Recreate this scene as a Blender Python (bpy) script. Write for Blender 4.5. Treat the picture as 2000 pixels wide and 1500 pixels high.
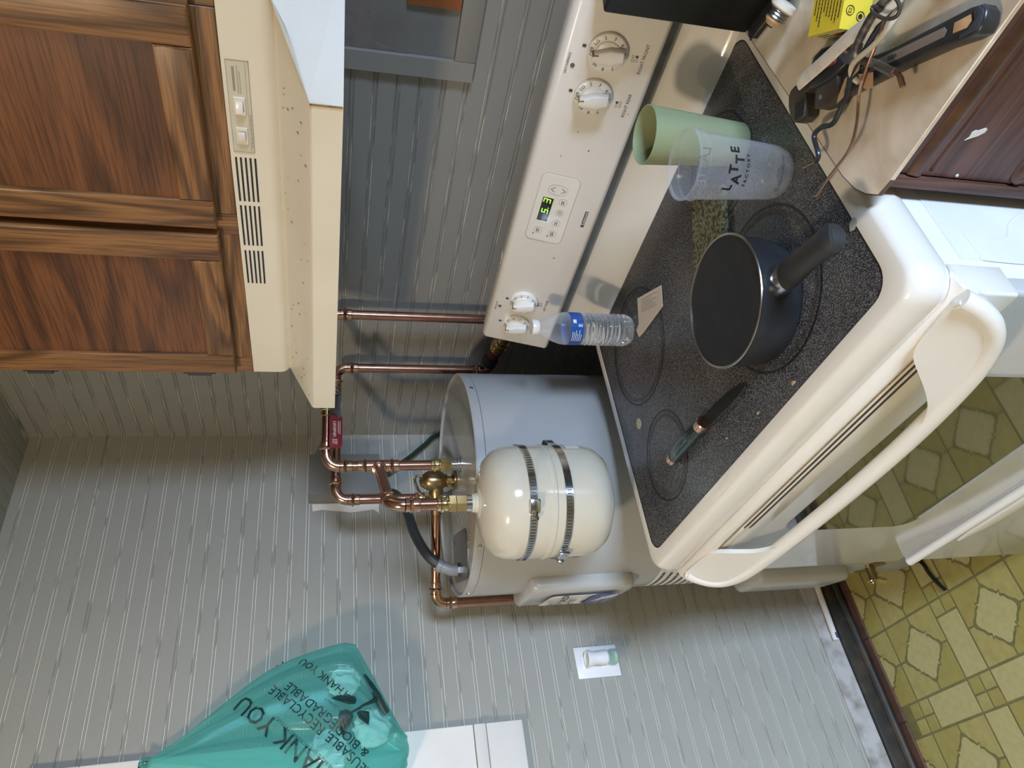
import bpy, bmesh, math, random
from mathutils import Vector, Matrix
from mathutils.bvhtree import BVHTree
for o in list(bpy.data.objects): bpy.data.objects.remove(o, do_unlink=True)
random.seed(7)
S = bpy.context.scene
COL = S.collection
PI = math.pi
V = Vector

# ------------------------------------------------------------------ camera
CAM = V((1.84, -1.243, 1.494))
yaw, pitch, roll, FPX = 0.905518526, 0.250625465, 0.0123717201, 1422.24
fwd = V((-math.sin(yaw)*math.cos(pitch), math.cos(yaw)*math.cos(pitch), -math.sin(pitch)))
rgt = V((math.cos(yaw), math.sin(yaw), 0)); upv = rgt.cross(fwd)
r2 = math.cos(roll)*rgt + math.sin(roll)*upv
u2 = -math.sin(roll)*rgt + math.cos(roll)*upv
cx, cy, cz = -u2, r2, -fwd            # the phone was held on its side: picture right is down
cam = bpy.data.cameras.new('camera'); cam.sensor_fit = 'HORIZONTAL'; cam.sensor_width = 36
cam.lens = 36*FPX/2000; cam.clip_start = 0.02
co = bpy.data.objects.new('camera', cam); COL.objects.link(co)
co.matrix_world = Matrix(((cx.x, cy.x, cz.x, CAM.x), (cx.y, cy.y, cz.y, CAM.y), (cx.z, cy.z, cz.z, CAM.z), (0, 0, 0, 1)))
S.camera = co

# ------------------------------------------------------------------ world, daylight, exposure
W = bpy.data.worlds.new('sky'); S.world = W; W.use_nodes = True
W.node_tree.nodes['Background'].inputs[0].default_value = (0.62, 0.78, 1.0, 1)
W.node_tree.nodes['Background'].inputs[1].default_value = 1.2
WIN = dict(y0=-1.78, y1=-1.12, z0=1.02, z1=1.95, x=4.4)
al = bpy.data.lights.new('window_daylight', 'AREA'); al.shape = 'RECTANGLE'
al.size = WIN['y1']-WIN['y0']-0.1; al.size_y = WIN['z1']-WIN['z0']-0.1; al.energy = 44; al.color = (0.58, 0.74, 1.0); al.spread = math.radians(85)
ao = bpy.data.objects.new('window_daylight', al); COL.objects.link(ao)
ao.location = (4.52, (WIN['y0']+WIN['y1'])/2, (WIN['z0']+WIN['z1'])/2); ao.rotation_euler = (PI/2-math.radians(22), 0, PI/2)
S.view_settings.view_transform = 'Standard'; S.view_settings.look = 'None'
S.view_settings.gamma = 1; S.view_settings.use_curve_mapping = False
S.view_settings.exposure = 0.48

# ------------------------------------------------------------------ materials
MAT = {}
def M(name, col, rough=0.5, metal=0.0, noise=None, bump=None, spec=0.5, coat=0.0, emit=None, nscale=(1,1,1), dist=0.0):
    """noise=(scale, colour2, lo, hi)   bump=(scale, strength)"""
    m = bpy.data.materials.new(name); m.use_nodes = True; nt = m.node_tree; b = nt.nodes['Principled BSDF']
    b.inputs['Base Color'].default_value = (*col, 1); b.inputs['Roughness'].default_value = rough
    b.inputs['Metallic'].default_value = metal; b.inputs['Specular IOR Level'].default_value = spec
    b.inputs['Coat Weight'].default_value = coat; b.inputs['Coat Roughness'].default_value = 0.06
    if emit: b.inputs['Emission Color'].default_value = (*emit[0], 1); b.inputs['Emission Strength'].default_value = emit[1]
    tc = nt.nodes.new('ShaderNodeTexCoord'); mp = nt.nodes.new('ShaderNodeMapping'); mp.inputs['Scale'].default_value = nscale
    nt.links.new(tc.outputs['Object'], mp.inputs['Vector'])
    if noise is None: noise = (14, tuple(c*0.93 for c in col), 0.35, 0.7)
    n = nt.nodes.new('ShaderNodeTexNoise'); n.inputs['Scale'].default_value = noise[0]; n.inputs['Detail'].default_value = 4; n.inputs['Distortion'].default_value = dist
    nt.links.new(mp.outputs[0], n.inputs['Vector'])
    r = nt.nodes.new('ShaderNodeValToRGB'); r.color_ramp.elements[0].position = noise[2]; r.color_ramp.elements[1].position = noise[3]
    r.color_ramp.elements[0].color = (*col, 1); r.color_ramp.elements[1].color = (*noise[1], 1)
    nt.links.new(n.outputs['Fac'], r.inputs['Fac']); nt.links.new(r.outputs['Color'], b.inputs['Base Color'])
    if bump:
        n2 = nt.nodes.new('ShaderNodeTexNoise'); n2.inputs['Scale'].default_value = bump[0]; n2.inputs['Detail'].default_value = 3
        bp = nt.nodes.new('ShaderNodeBump'); bp.inputs['Strength'].default_value = bump[1]; bp.inputs['Distance'].default_value = 0.002
        nt.links.new(mp.outputs[0], n2.inputs['Vector']); nt.links.new(n2.outputs['Fac'], bp.inputs['Height']); nt.links.new(bp.outputs[0], b.inputs['Normal'])
    MAT[name] = m; return m
def wood(name, light, mid, dark, along, rough=0.38, rings=7.0, across=9.0, pores=0.8):
    m = bpy.data.materials.new(name); m.use_nodes = True; nt = m.node_tree; b = nt.nodes['Principled BSDF']; b.inputs['Roughness'].default_value = rough
    N, K = nt.nodes.new, nt.links.new
    tc = N('ShaderNodeTexCoord'); mp = N('ShaderNodeMapping'); sc = [across]*3; sc[along] = 1.25; mp.inputs['Scale'].default_value = sc
    K(tc.outputs['Object'], mp.inputs['Vector'])
    n = N('ShaderNodeTexNoise'); n.inputs['Scale'].default_value = 0.75; n.inputs['Detail'].default_value = 1.2; n.inputs['Distortion'].default_value = 0.15; K(mp.outputs[0], n.inputs['Vector'])
    jit = N('ShaderNodeTexNoise'); mpj = N('ShaderNodeMapping'); sj = [70]*3; sj[along] = 5; mpj.inputs['Scale'].default_value = sj; K(tc.outputs['Object'], mpj.inputs['Vector']); K(mpj.outputs[0], jit.inputs['Vector']); jit.inputs['Scale'].default_value = 1; jit.inputs['Detail'].default_value = 2
    ja = N('ShaderNodeMath'); ja.operation = 'MULTIPLY_ADD'; ja.inputs[1].default_value = 0.035; K(jit.outputs['Fac'], ja.inputs[0]); K(n.outputs['Fac'], ja.inputs[2])
    mul = N('ShaderNodeMath'); mul.operation = 'MULTIPLY'; mul.inputs[1].default_value = rings; K(ja.outputs[0], mul.inputs[0])
    fr = N('ShaderNodeMath'); fr.operation = 'FRACT'; K(mul.outputs[0], fr.inputs[0])
    r = N('ShaderNodeValToRGB'); r.color_ramp.elements[0].position = 0.0; r.color_ramp.elements[1].position = 1.0
    r.color_ramp.elements[0].color = (*light, 1); r.color_ramp.elements[1].color = (*light, 1)
    for p_, c_ in ((0.45, mid), (0.70, dark), (0.86, tuple((a_+b_)/2 for a_, b_ in zip(mid, dark)))): e = r.color_ramp.elements.new(p_); e.color = (*c_, 1)
    K(fr.outputs[0], r.inputs['Fac'])
    mp2 = N('ShaderNodeMapping'); s2 = [300]*3; s2[along] = 11; mp2.inputs['Scale'].default_value = s2; K(tc.outputs['Object'], mp2.inputs['Vector'])
    n2 = N('ShaderNodeTexNoise'); n2.inputs['Scale'].default_value = 1.0; n2.inputs['Detail'].default_value = 2; K(mp2.outputs[0], n2.inputs['Vector'])
    r2_ = N('ShaderNodeValToRGB'); r2_.color_ramp.elements[0].position = 0.38; r2_.color_ramp.elements[1].position = 0.56
    r2_.color_ramp.elements[0].color = (0.50, 0.47, 0.44, 1); r2_.color_ramp.elements[1].color = (1.06, 1.06, 1.06, 1); K(n2.outputs['Fac'], r2_.inputs['Fac'])
    mx = N('ShaderNodeMix'); mx.data_type = 'RGBA'; mx.blend_type = 'MULTIPLY'; mx.inputs['Factor'].default_value = pores
    K(r.outputs[0], mx.inputs['A']); K(r2_.outputs[0], mx.inputs['B']); K(mx.outputs['Result'], b.inputs['Base Color'])
    MAT[name] = m; return m
def thin(name, tint, body, fac, rough=0.2, rim=0.5, transl=0.0):
    """thin plastic film or shell: tinted see-through mixed with a glossy body"""
    m = bpy.data.materials.new(name); m.use_nodes = True; nt = m.node_tree; N, K = nt.nodes.new, nt.links.new
    b = nt.nodes['Principled BSDF']; out = nt.nodes['Material Output']; b.inputs['Base Color'].default_value = (*body, 1); b.inputs['Roughness'].default_value = rough
    t = N('ShaderNodeBsdfTransparent'); t.inputs[0].default_value = (*tint, 1)
    lw = N('ShaderNodeLayerWeight'); lw.inputs['Blend'].default_value = 0.35
    mr = N('ShaderNodeMapRange'); mr.inputs['To Min'].default_value = fac; mr.inputs['To Max'].default_value = min(1, fac+rim); K(lw.outputs['Facing'], mr.inputs['Value'])
    src = b.outputs[0]
    if transl > 0:
        tr = N('ShaderNodeBsdfTranslucent'); tr.inputs[0].default_value = (*body, 1)
        ms = N('ShaderNodeMixShader'); ms.inputs[0].default_value = transl; K(b.outputs[0], ms.inputs[1]); K(tr.outputs[0], ms.inputs[2]); src = ms.outputs[0]
    mix = N('ShaderNodeMixShader'); K(mr.outputs[0], mix.inputs[0]); K(t.outputs[0], mix.inputs[1]); K(src, mix.inputs[2]); K(mix.outputs[0], out.inputs['Surface'])
    MAT[name] = m; return m
def glassy(name, col, ior, rough=0.0):
    m = bpy.data.materials.new(name); m.use_nodes = True; b = m.node_tree.nodes['Principled BSDF']
    b.inputs['Base Color'].default_value = (*col, 1); b.inputs['Roughness'].default_value = rough; b.inputs['IOR'].default_value = ior; b.inputs['Transmission Weight'].default_value = 1
    MAT[name] = m; return m

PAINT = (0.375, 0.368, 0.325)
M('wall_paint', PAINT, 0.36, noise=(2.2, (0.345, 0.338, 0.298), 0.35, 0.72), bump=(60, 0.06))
M('wall_tone_back', (0.285, 0.283, 0.262), 0.38, noise=(2.2, (0.255, 0.252, 0.232), 0.35, 0.72), bump=(60, 0.06))  # wall grey in a darker tone, for the back wall and its trim
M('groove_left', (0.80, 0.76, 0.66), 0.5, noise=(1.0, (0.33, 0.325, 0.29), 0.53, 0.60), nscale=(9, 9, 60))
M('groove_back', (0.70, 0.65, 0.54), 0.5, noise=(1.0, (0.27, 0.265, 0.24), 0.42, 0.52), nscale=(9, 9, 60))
M('groove_ceiling', (0.70, 0.65, 0.54), 0.5, noise=(1.0, (0.33, 0.325, 0.29), 0.5, 0.6), nscale=(9, 60, 9))
M('plain_wall', (0.60, 0.57, 0.50), 0.6)
M('trim_white', (0.82, 0.79, 0.73), 0.4, noise=(6, (0.76, 0.73, 0.67), 0.4, 0.7))
M('patch_paint', (0.215, 0.215, 0.20), 0.45, noise=(9, (0.17, 0.165, 0.155), 0.4, 0.65))
M('mauve_paint', (0.21, 0.19, 0.185), 0.6, noise=(40, (0.16, 0.145, 0.14), 0.5, 0.7))
M('raw_orange_wood', (0.36, 0.12, 0.035), 0.6)
M('vinyl', (0.43, 0.365, 0.125), 0.33, noise=(40, (0.37, 0.31, 0.095), 0.4, 0.7), bump=(500, 0.08))
M('vinyl_pale', (0.50, 0.435, 0.19), 0.33, noise=(60, (0.44, 0.38, 0.155), 0.4, 0.7), bump=(500, 0.08))
M('vinyl_dark', (0.375, 0.315, 0.09), 0.33, noise=(40, (0.33, 0.275, 0.072), 0.4, 0.7), bump=(500, 0.08))
M('grout', (0.20, 0.18, 0.065), 0.5, noise=(30, (0.16, 0.145, 0.05), 0.4, 0.7))
M('base_grey', (0.46, 0.44, 0.42), 0.8, noise=(22, (0.22, 0.19, 0.16), 0.42, 0.75), bump=(80, 0.4))
M('base_dark', (0.028, 0.027, 0.022), 0.45, noise=(20, (0.075, 0.05, 0.03), 0.5, 0.75))
M('base_brown', (0.12, 0.062, 0.042), 0.5, noise=(25, (0.075, 0.038, 0.026), 0.4, 0.7), bump=(120, 0.2))
OAK = ((0.29, 0.140, 0.050), (0.235, 0.108, 0.036), (0.11, 0.050, 0.018))
wood('oak_z', *OAK, 2, rings=9, across=12); wood('oak_x', *OAK, 0, rings=9, across=12); wood('oak_panel', *OAK, 2, rings=11, across=6.0)
wood('oak_dark', (0.19, 0.07, 0.022), (0.15, 0.055, 0.018), (0.08, 0.03, 0.011), 0)
WAL = ((0.125, 0.062, 0.046), (0.112, 0.053, 0.039), (0.075, 0.035, 0.026)); wood('walnut', *WAL, 2, rough=0.42, rings=10, across=16, pores=0.6); wood('walnut_x', *WAL, 0, rough=0.42, rings=10, across=16, pores=0.6)
M('walnut_groove', (0.05, 0.02, 0.011), 0.35, noise=(30, (0.10, 0.042, 0.015), 0.4, 0.7))
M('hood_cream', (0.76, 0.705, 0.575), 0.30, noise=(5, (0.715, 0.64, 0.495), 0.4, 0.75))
M('hood_side', (0.58, 0.55, 0.475), 0.4)  # hood cream darkened to offset the daylight falling on the end panel
M('hood_plate', (0.60, 0.56, 0.44), 0.4)
M('hood_line', (0.30, 0.27, 0.20), 0.5)
M('black', (0.010, 0.010, 0.010), 0.4, noise=(30, (0.016, 0.016, 0.015), 0.4, 0.7))
M('near_black', (0.02, 0.02, 0.02), 0.5)
M('stove_white', (0.80, 0.765, 0.69), 0.13, noise=(6, (0.78, 0.735, 0.65), 0.4, 0.8), coat=0.4)
M('stove_panel', (0.77, 0.725, 0.66), 0.28, noise=(8, (0.75, 0.70, 0.63), 0.4, 0.8))
M('stove_side', (0.80, 0.80, 0.82), 0.3)
M('stove_grey', (0.27, 0.28, 0.26), 0.5, noise=(25, (0.17, 0.16, 0.14), 0.45, 0.8))
M('knob_white', (0.82, 0.79, 0.73), 0.3)
M('print_grey', (0.055, 0.055, 0.055), 0.5)
M('print_soft', (0.30, 0.29, 0.27), 0.5)
M('screen', (0.012, 0.014, 0.012), 0.1)
M('led', (0.2, 0.6, 0.02), 0.4, emit=((0.35, 1.0, 0.05), 1.6))
M('rust_stain', (0.33, 0.20, 0.07), 0.7, noise=(300, (0.16, 0.08, 0.02), 0.4, 0.7))
M('oven_glass', (0.030, 0.027, 0.012), 0.03, spec=1.0, coat=1.0)
M('oven_grey', (0.53, 0.53, 0.51), 0.12, coat=0.3)
M('burner_dark', (0.012, 0.012, 0.012), 0.3, noise=(220, (0.05, 0.045, 0.035), 0.5, 0.7))
M('burner_stain', (0.030, 0.030, 0.030), 0.35, noise=(260, (0.085, 0.08, 0.07), 0.45, 0.65))
M('heater_grey', (0.40, 0.40, 0.39), 0.28, noise=(3, (0.41, 0.41, 0.40), 0.4, 0.7))
M('heater_top', (0.40, 0.39, 0.355), 0.12)
M('heater_cover', (0.46, 0.455, 0.43), 0.28)
M('tank_cream', (0.62, 0.565, 0.445), 0.12, coat=0.3)
M('copper', (0.47, 0.255, 0.185), 0.22, 1.0, noise=(60, (0.40, 0.205, 0.145), 0.4, 0.7))
M('copper_fit', (0.64, 0.39, 0.285), 0.17, 1.0)
M('brass', (0.72, 0.58, 0.30), 0.16, 1.0)
M('bronze', (0.38, 0.28, 0.145), 0.32, 1.0, noise=(40, (0.30, 0.215, 0.10), 0.4, 0.7))
M('steel', (0.62, 0.62, 0.62), 0.18, 1.0, noise=(80, (0.5, 0.5, 0.5), 0.4, 0.7))
M('dull_steel', (0.30, 0.29, 0.27), 0.3, 1.0)
M('handle_red', (0.20, 0.020, 0.028), 0.4)
M('print_white', (0.82, 0.80, 0.78), 0.6)
M('label_white', (0.80, 0.78, 0.73), 0.45)
M('label_blue', (0.055, 0.075, 0.27), 0.4)
M('rubber', (0.030, 0.036, 0.036), 0.45)
M('grey_plastic', (0.24, 0.245, 0.24), 0.4)
M('box_grey', (0.185, 0.19, 0.18), 0.5, noise=(6, (0.165, 0.17, 0.16), 0.4, 0.7))
M('green_cable', (0.022, 0.045, 0.033), 0.35)
M('outlet_white', (0.84, 0.84, 0.86), 0.35)
M('jar_cream', (0.78, 0.73, 0.62), 0.35)
M('pan_black', (0.018, 0.019, 0.022), 0.48, noise=(30, (0.025, 0.026, 0.029), 0.4, 0.7), spec=0.35)
M('pan_inside', (0.0035, 0.0035, 0.0035), 0.5, spec=0.08)
M('pan_rim', (0.52, 0.50, 0.45), 0.28, 1.0)
M('handle_grey', (0.026, 0.027, 0.029), 0.5)
M('rose_gold', (0.66, 0.38, 0.27), 0.22, 1.0)
M('blade', (0.012, 0.013, 0.012), 0.3)
M('green_marble', (0.010, 0.022, 0.017), 0.2, noise=(60, (0.05, 0.065, 0.05), 0.62, 0.70), coat=0.6)
M('cup_green', (0.31, 0.355, 0.20), 0.34, noise=(9, (0.28, 0.325, 0.185), 0.4, 0.7))
M('print_black', (0.012, 0.012, 0.014), 0.5)
M('print_ghost', (0.10, 0.11, 0.11), 0.5)
M('bottle_label', (0.020, 0.085, 0.33), 0.3)
M('paper', (0.62, 0.54, 0.46), 0.7)
M('pad_green', (0.17, 0.155, 0.085), 0.9, noise=(190, (0.022, 0.030, 0.017), 0.45, 0.60), bump=(300, 0.9))
M('coin', (0.42, 0.41, 0.33), 0.5)
M('splash_white', (0.72, 0.70, 0.66), 0.5)
M('laminate', (0.76, 0.67, 0.54), 0.25, noise=(13, (0.57, 0.465, 0.345), 0.40, 0.70), nscale=(1, 0.65, 1), dist=1.6)
M('laminate_edge', (0.10, 0.05, 0.03), 0.5)
M('carton_yellow', (0.78, 0.62, 0.05), 0.5)
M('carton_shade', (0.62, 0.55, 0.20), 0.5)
M('red_print', (0.24, 0.025, 0.025), 0.5)
M('wrench_black', (0.022, 0.023, 0.024), 0.32, noise=(50, (0.035, 0.035, 0.036), 0.4, 0.7))
M('wrench_brown', (0.055, 0.045, 0.037), 0.4)
M('wrench_inlay', (0.20, 0.165, 0.135), 0.5)
M('wrench_blue', (0.05, 0.06, 0.075), 0.35)
M('sheath_white', (0.78, 0.73, 0.66), 0.5, noise=(70, (0.58, 0.52, 0.45), 0.5, 0.75))
M('wire_black', (0.028, 0.032, 0.042), 0.3)
M('wire_cream', (0.58, 0.53, 0.40), 0.45)
M('kraft', (0.52, 0.34, 0.20), 0.7)
M('tape', (0.05, 0.045, 0.04), 0.35, noise=(120, (0.20, 0.19, 0.18), 0.5, 0.7))
M('fuse_tan', (0.62, 0.40, 0.22), 0.4)
M('bag_print', (0.010, 0.045, 0.042), 0.5)
M('crumpled', (0.85, 0.88, 0.86), 0.7)
M('pvc', (0.80, 0.77, 0.72), 0.35)
M('lamp_glass', (0.9, 0.8, 0.65), 0.4, emit=((1.0, 0.80, 0.55), 7.0))
M('pane', (0.30, 0.36, 0.42), 0.05)
thin('film_teal', (0.60, 0.93, 0.91), (0.28, 0.70, 0.66), 0.32, 0.14, 0.28, 0.45)
thin('cup_clear', (0.96, 0.965, 0.97), (0.62, 0.64, 0.67), 0.10, 0.16, 0.34)
thin('bottle_clear', (0.96, 0.97, 0.98), (0.80, 0.82, 0.84), 0.07, 0.08, 0.45)
thin('jar_glass', (0.75, 0.92, 0.88), (0.55, 0.75, 0.72), 0.25, 0.08, 0.4)
glassy('water', (0.97, 0.99, 1.0), 1.33)
# speckled ceramic glass of the cooktop
def speckle():
    m = bpy.data.materials.new('cooktop_glass'); m.use_nodes = True; nt = m.node_tree; N, K = nt.nodes.new, nt.links.new; b = nt.nodes['Principled BSDF']
    b.inputs['Roughness'].default_value = 0.24; b.inputs['Specular IOR Level'].default_value = 0.5
    tc = N('ShaderNodeTexCoord'); n = N('ShaderNodeTexNoise'); n.inputs['Scale'].default_value = 640; n.inputs['Detail'].default_value = 2; n.inputs['Roughness'].default_value = 0.7
    K(tc.outputs['Object'], n.inputs['Vector'])
    r = N('ShaderNodeValToRGB'); r.color_ramp.elements[0].position = 0.47; r.color_ramp.elements[1].position = 0.66
    r.color_ramp.elements[0].color = (0.010, 0.0105, 0.013, 1); r.color_ramp.elements[1].color = (0.21, 0.21, 0.22, 1); K(n.outputs['Fac'], r.inputs['Fac'])
    n2 = N('ShaderNodeTexNoise'); n2.inputs['Scale'].default_value = 7; n2.inputs['Detail'].default_value = 5; K(tc.outputs['Object'], n2.inputs['Vector'])
    mx = N('ShaderNodeMix'); mx.data_type = 'RGBA'; mx.blend_type = 'ADD'; r2 = N('ShaderNodeValToRGB'); r2.color_ramp.elements[0].position = 0.42; r2.color_ramp.elements[1].position = 0.8
    r2.color_ramp.elements[0].color = (0, 0, 0, 1); r2.color_ramp.elements[1].color = (0.05, 0.047, 0.042, 1); K(n2.outputs['Fac'], r2.inputs['Fac'])
    mx.inputs['Factor'].default_value = 1; K(r.outputs[0], mx.inputs['A']); K(r2.outputs[0], mx.inputs['B']); K(mx.outputs['Result'], b.inputs['Base Color'])
    MAT['cooktop_glass'] = m
speckle()

# ------------------------------------------------------------------ helpers
ORG = {}
def thing(name, loc, label, cat, group=None, rotz=0.0, kind=None):
    o = bpy.data.objects.new(name, None); o.empty_display_size = 0.05; COL.objects.link(o)
    o.location = loc; o.rotation_euler = (0, 0, rotz); ORG[o.name] = V(loc) if rotz == 0 else V((0, 0, 0))
    tag(o, label, cat, group, kind); return o
def tag(o, label=None, cat=None, group=None, kind=None):
    if label: o['label'] = label
    if cat: o['category'] = cat
    if group: o['group'] = group
    if kind: o['kind'] = kind
    return o
def finish(bm, name, off, mats, smooth, angle):
    bmesh.ops.remove_doubles(bm, verts=bm.verts, dist=1e-6)
    bmesh.ops.recalc_face_normals(bm, faces=bm.faces)
    if off.length > 0: bmesh.ops.translate(bm, verts=bm.verts, vec=-off)
    me = bpy.data.meshes.new(name)
    if smooth:
        for f in bm.faces: f.smooth = True
        for e in bm.edges:
            if len(e.link_faces) == 2 and e.calc_face_angle(0) > angle: e.smooth = False
    bm.to_mesh(me); bm.free()
    for m in (mats if isinstance(mats, (list, tuple)) else [mats]): me.materials.append(MAT[m])
    return me
def part(name, bm, mat, parent=None, label=None, smooth=True, angle=0.6, kind=None):
    off = ORG.get(parent.name, V((0, 0, 0))) if parent else V((0, 0, 0))
    me = finish(bm, name, off, mat, smooth, angle)
    o = bpy.data.objects.new(name, me); COL.objects.link(o)
    if parent: o.parent = parent
    ORG[o.name] = off
    if label: o['label'] = label
    if kind: o['kind'] = kind
    return o
def solo(name, bm, mat, loc, label, cat, group=None, smooth=True, angle=0.6, kind=None):
    """a thing that is one mesh, with its origin at loc"""
    me = finish(bm, name, V(loc), mat, smooth, angle); o = bpy.data.objects.new(name, me); COL.objects.link(o); o.location = loc
    ORG[o.name] = V(loc); return tag(o, label, cat, group, kind)
def struct(name, bm, mat, label=None, smooth=False):
    o = part(name, bm, mat, smooth=smooth); o['kind'] = 'structure'
    if label: o['label'] = label
    return o
B = bmesh.new
def box(bm, x0, x1, y0, y1, z0, z1, bev=0.0, seg=2, mi=0):
    vs = [bm.verts.new((x, y, z)) for x in (x0, x1) for y in (y0, y1) for z in (z0, z1)]
    fs = [bm.faces.new([vs[i] for i in q]) for q in ((0, 1, 3, 2), (4, 6, 7, 5), (0, 4, 5, 1), (2, 3, 7, 6), (0, 2, 6, 4), (1, 5, 7, 3))]
    for f in fs: f.material_index = mi
    bm.normal_update()
    if bev > 0: bmesh.ops.bevel(bm, geom=list({e for f in fs for e in f.edges}), offset=bev, segments=seg, profile=0.5, affect='EDGES')
    return bm
def obox(bm, c, ax, ay, az, hx, hy, hz, bev=0.0, seg=2):
    """oriented box: centre c, unit axes, half sizes"""
    c = V(c); ax, ay, az = V(ax).normalized(), V(ay).normalized(), V(az).normalized()
    vs = [bm.verts.new(c+ax*hx*i+ay*hy*j+az*hz*k) for i in (-1, 1) for j in (-1, 1) for k in (-1, 1)]
    fs = [bm.faces.new([vs[i] for i in q]) for q in ((0, 1, 3, 2), (4, 6, 7, 5), (0, 4, 5, 1), (2, 3, 7, 6), (0, 2, 6, 4), (1, 5, 7, 3))]
    bm.normal_update()
    if bev > 0: bmesh.ops.bevel(bm, geom=list({e for f in fs for e in f.edges}), offset=bev, segments=seg, profile=0.5, affect='EDGES')
    return bm
def frame_of(d):
    d = V(d).normalized(); a = V((0, 0, 1)) if abs(d.z) < 0.9 else V((1, 0, 0))
    x = d.cross(a).normalized(); return x, d.cross(x).normalized()
def rings(bm, rs, caps=True, closed=False):
    """skin a list of rings (lists of points)"""
    R = [[bm.verts.new(p) for p in r] for r in rs]; n = len(R[0])
    pairs = list(zip(R, R[1:])) + ([(R[-1], R[0])] if closed else [])
    for a, b in pairs:
        for i in range(n):
            j = (i+1) % n; bm.faces.new((a[i], a[j], b[j], b[i]))
    if caps and not closed:
        bm.faces.new(R[0][::-1]); bm.faces.new(R[-1])
    return bm
def spline(pts, n=8):
    P = [V(p) for p in pts]; out = []
    for i in range(len(P)-1):
        a, b, c, d = P[max(i-1, 0)], P[i], P[i+1], P[min(i+2, len(P)-1)]
        for k in range(n):
            t = k/n; out.append(0.5*((2*b)+(c-a)*t+(2*a-5*b+4*c-d)*t*t+(3*b-a-3*c+d)*t**3))
    return out+[P[-1]]
def tube(bm, pts, r, seg=14, caps=True, flat=1.0, up=None):
    P = [V(p) for p in pts]; n = len(P); rr = r if isinstance(r, (list, tuple)) else [r]*n
    T = [(P[min(i+1, n-1)]-P[max(i-1, 0)]).normalized() for i in range(n)]
    x, y = frame_of(T[0])
    if up is not None: y = V(up); x = y.cross(T[0]).normalized(); y = T[0].cross(x).normalized()
    rs = []
    for i in range(n):
        if i:
            q = T[i-1].rotation_difference(T[i]); x = q @ x; y = q @ y
        rs.append([P[i]+x*math.cos(2*PI*k/seg)*rr[i]+y*math.sin(2*PI*k/seg)*rr[i]*flat for k in range(seg)])
    return rings(bm, rs, caps)
def cyl(bm, p0, p1, r0, r1=None, seg=24, caps=True): return tube(bm, [p0, p1], [r0, r0 if r1 is None else r1], seg, caps)
def prof(bm, p0, d, pr, seg=24, caps=True):
    """turned profile along direction d: pr=[(dist, radius)...]"""
    p0 = V(p0); d = V(d).normalized(); x, y = frame_of(d)
    return rings(bm, [[p0+d*t+(x*math.cos(2*PI*k/seg)+y*math.sin(2*PI*k/seg))*r for k in range(seg)] for t, r in pr], caps)
def lathe(bm, c, pr, seg=48, caps=True):
    """pr=[(radius, z)...] about a vertical axis"""
    return rings(bm, [[V((c[0]+r*math.cos(2*PI*k/seg), c[1]+r*math.sin(2*PI*k/seg), c[2]+z)) for k in range(seg)] for r, z in pr], caps)
def prism(bm, poly, f, h, bev=0.0, seg=2):
    """poly of (a,b) mapped by f(a,b,h); extruded from 0 to h"""
    lo = [bm.verts.new(f(a, b, 0)) for a, b in poly]; hi = [bm.verts.new(f(a, b, h)) for a, b in poly]; n = len(poly)
    fs = [bm.faces.new(lo[::-1]), bm.faces.new(hi)] + [bm.faces.new((lo[i], lo[(i+1) % n], hi[(i+1) % n], hi[i])) for i in range(n)]
    if bev > 0:
        bm.normal_update(); bmesh.ops.bevel(bm, geom=list({e for f_ in fs[:2] for e in f_.edges}), offset=bev, segments=seg, profile=0.5, affect='EDGES')
    return bm
def rrect(x0, x1, y0, y1, r, n=5):
    out = []
    for cx_, cy_, a in ((x1-r, y1-r, 0), (x0+r, y1-r, 90), (x0+r, y0+r, 180), (x1-r, y0+r, 270)):
        for k in range(n+1):
            t = math.radians(a+90*k/n); out.append((cx_+r*math.cos(t), cy_+r*math.sin(t)))
    return out
def circ(cx_, cy_, r, n=20): return [(cx_+r*math.cos(2*PI*k/n), cy_+r*math.sin(2*PI*k/n)) for k in range(n)]
def annulus(bm, f, r0, r1, h, n=48, rag=0.0):
    """flat ring in a plane given by f(a,b,h)"""
    R = []
    for r, z in ((r0, 0), (r0, h), (r1, h), (r1, 0)):
        R.append([f(r*(1+rag*math.sin(7*2*PI*k/n)*0.5)*math.cos(2*PI*k/n), r*math.sin(2*PI*k/n), z) for k in range(n)])
    return rings(bm, R, False, True)
def glyphs(s, size, ax='CENTER', bold=0.0, shear=0.0):
    cu = bpy.data.curves.new('t', 'FONT'); cu.body = s; cu.size = size; cu.align_x = ax; cu.align_y = 'CENTER'; cu.resolution_u = 2; cu.offset = bold*size; cu.shear = shear
    ob = bpy.data.objects.new('t', cu); COL.objects.link(ob); dg = bpy.context.evaluated_depsgraph_get()
    me = bpy.data.meshes.new_from_object(ob.evaluated_get(dg)); vs = [v.co.copy() for v in me.vertices]; fs = [list(p.vertices) for p in me.polygons]
    bpy.data.objects.remove(ob, do_unlink=True); bpy.data.curves.remove(cu); bpy.data.meshes.remove(me); return vs, fs
def put(bm, g, f, sx=1.0, sy=1.0, dx=0.0, dy=0.0, rot=0.0):
    c, s = math.cos(rot), math.sin(rot); vs = []
    for v in g[0]:
        a, b = v.x*sx, v.y*sy; vs.append(bm.verts.new(f(a*c-b*s+dx, a*s+b*c+dy)))
    for q in g[1]:
        try: bm.faces.new([vs[i] for i in q])
        except ValueError: pass
    return bm
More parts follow.
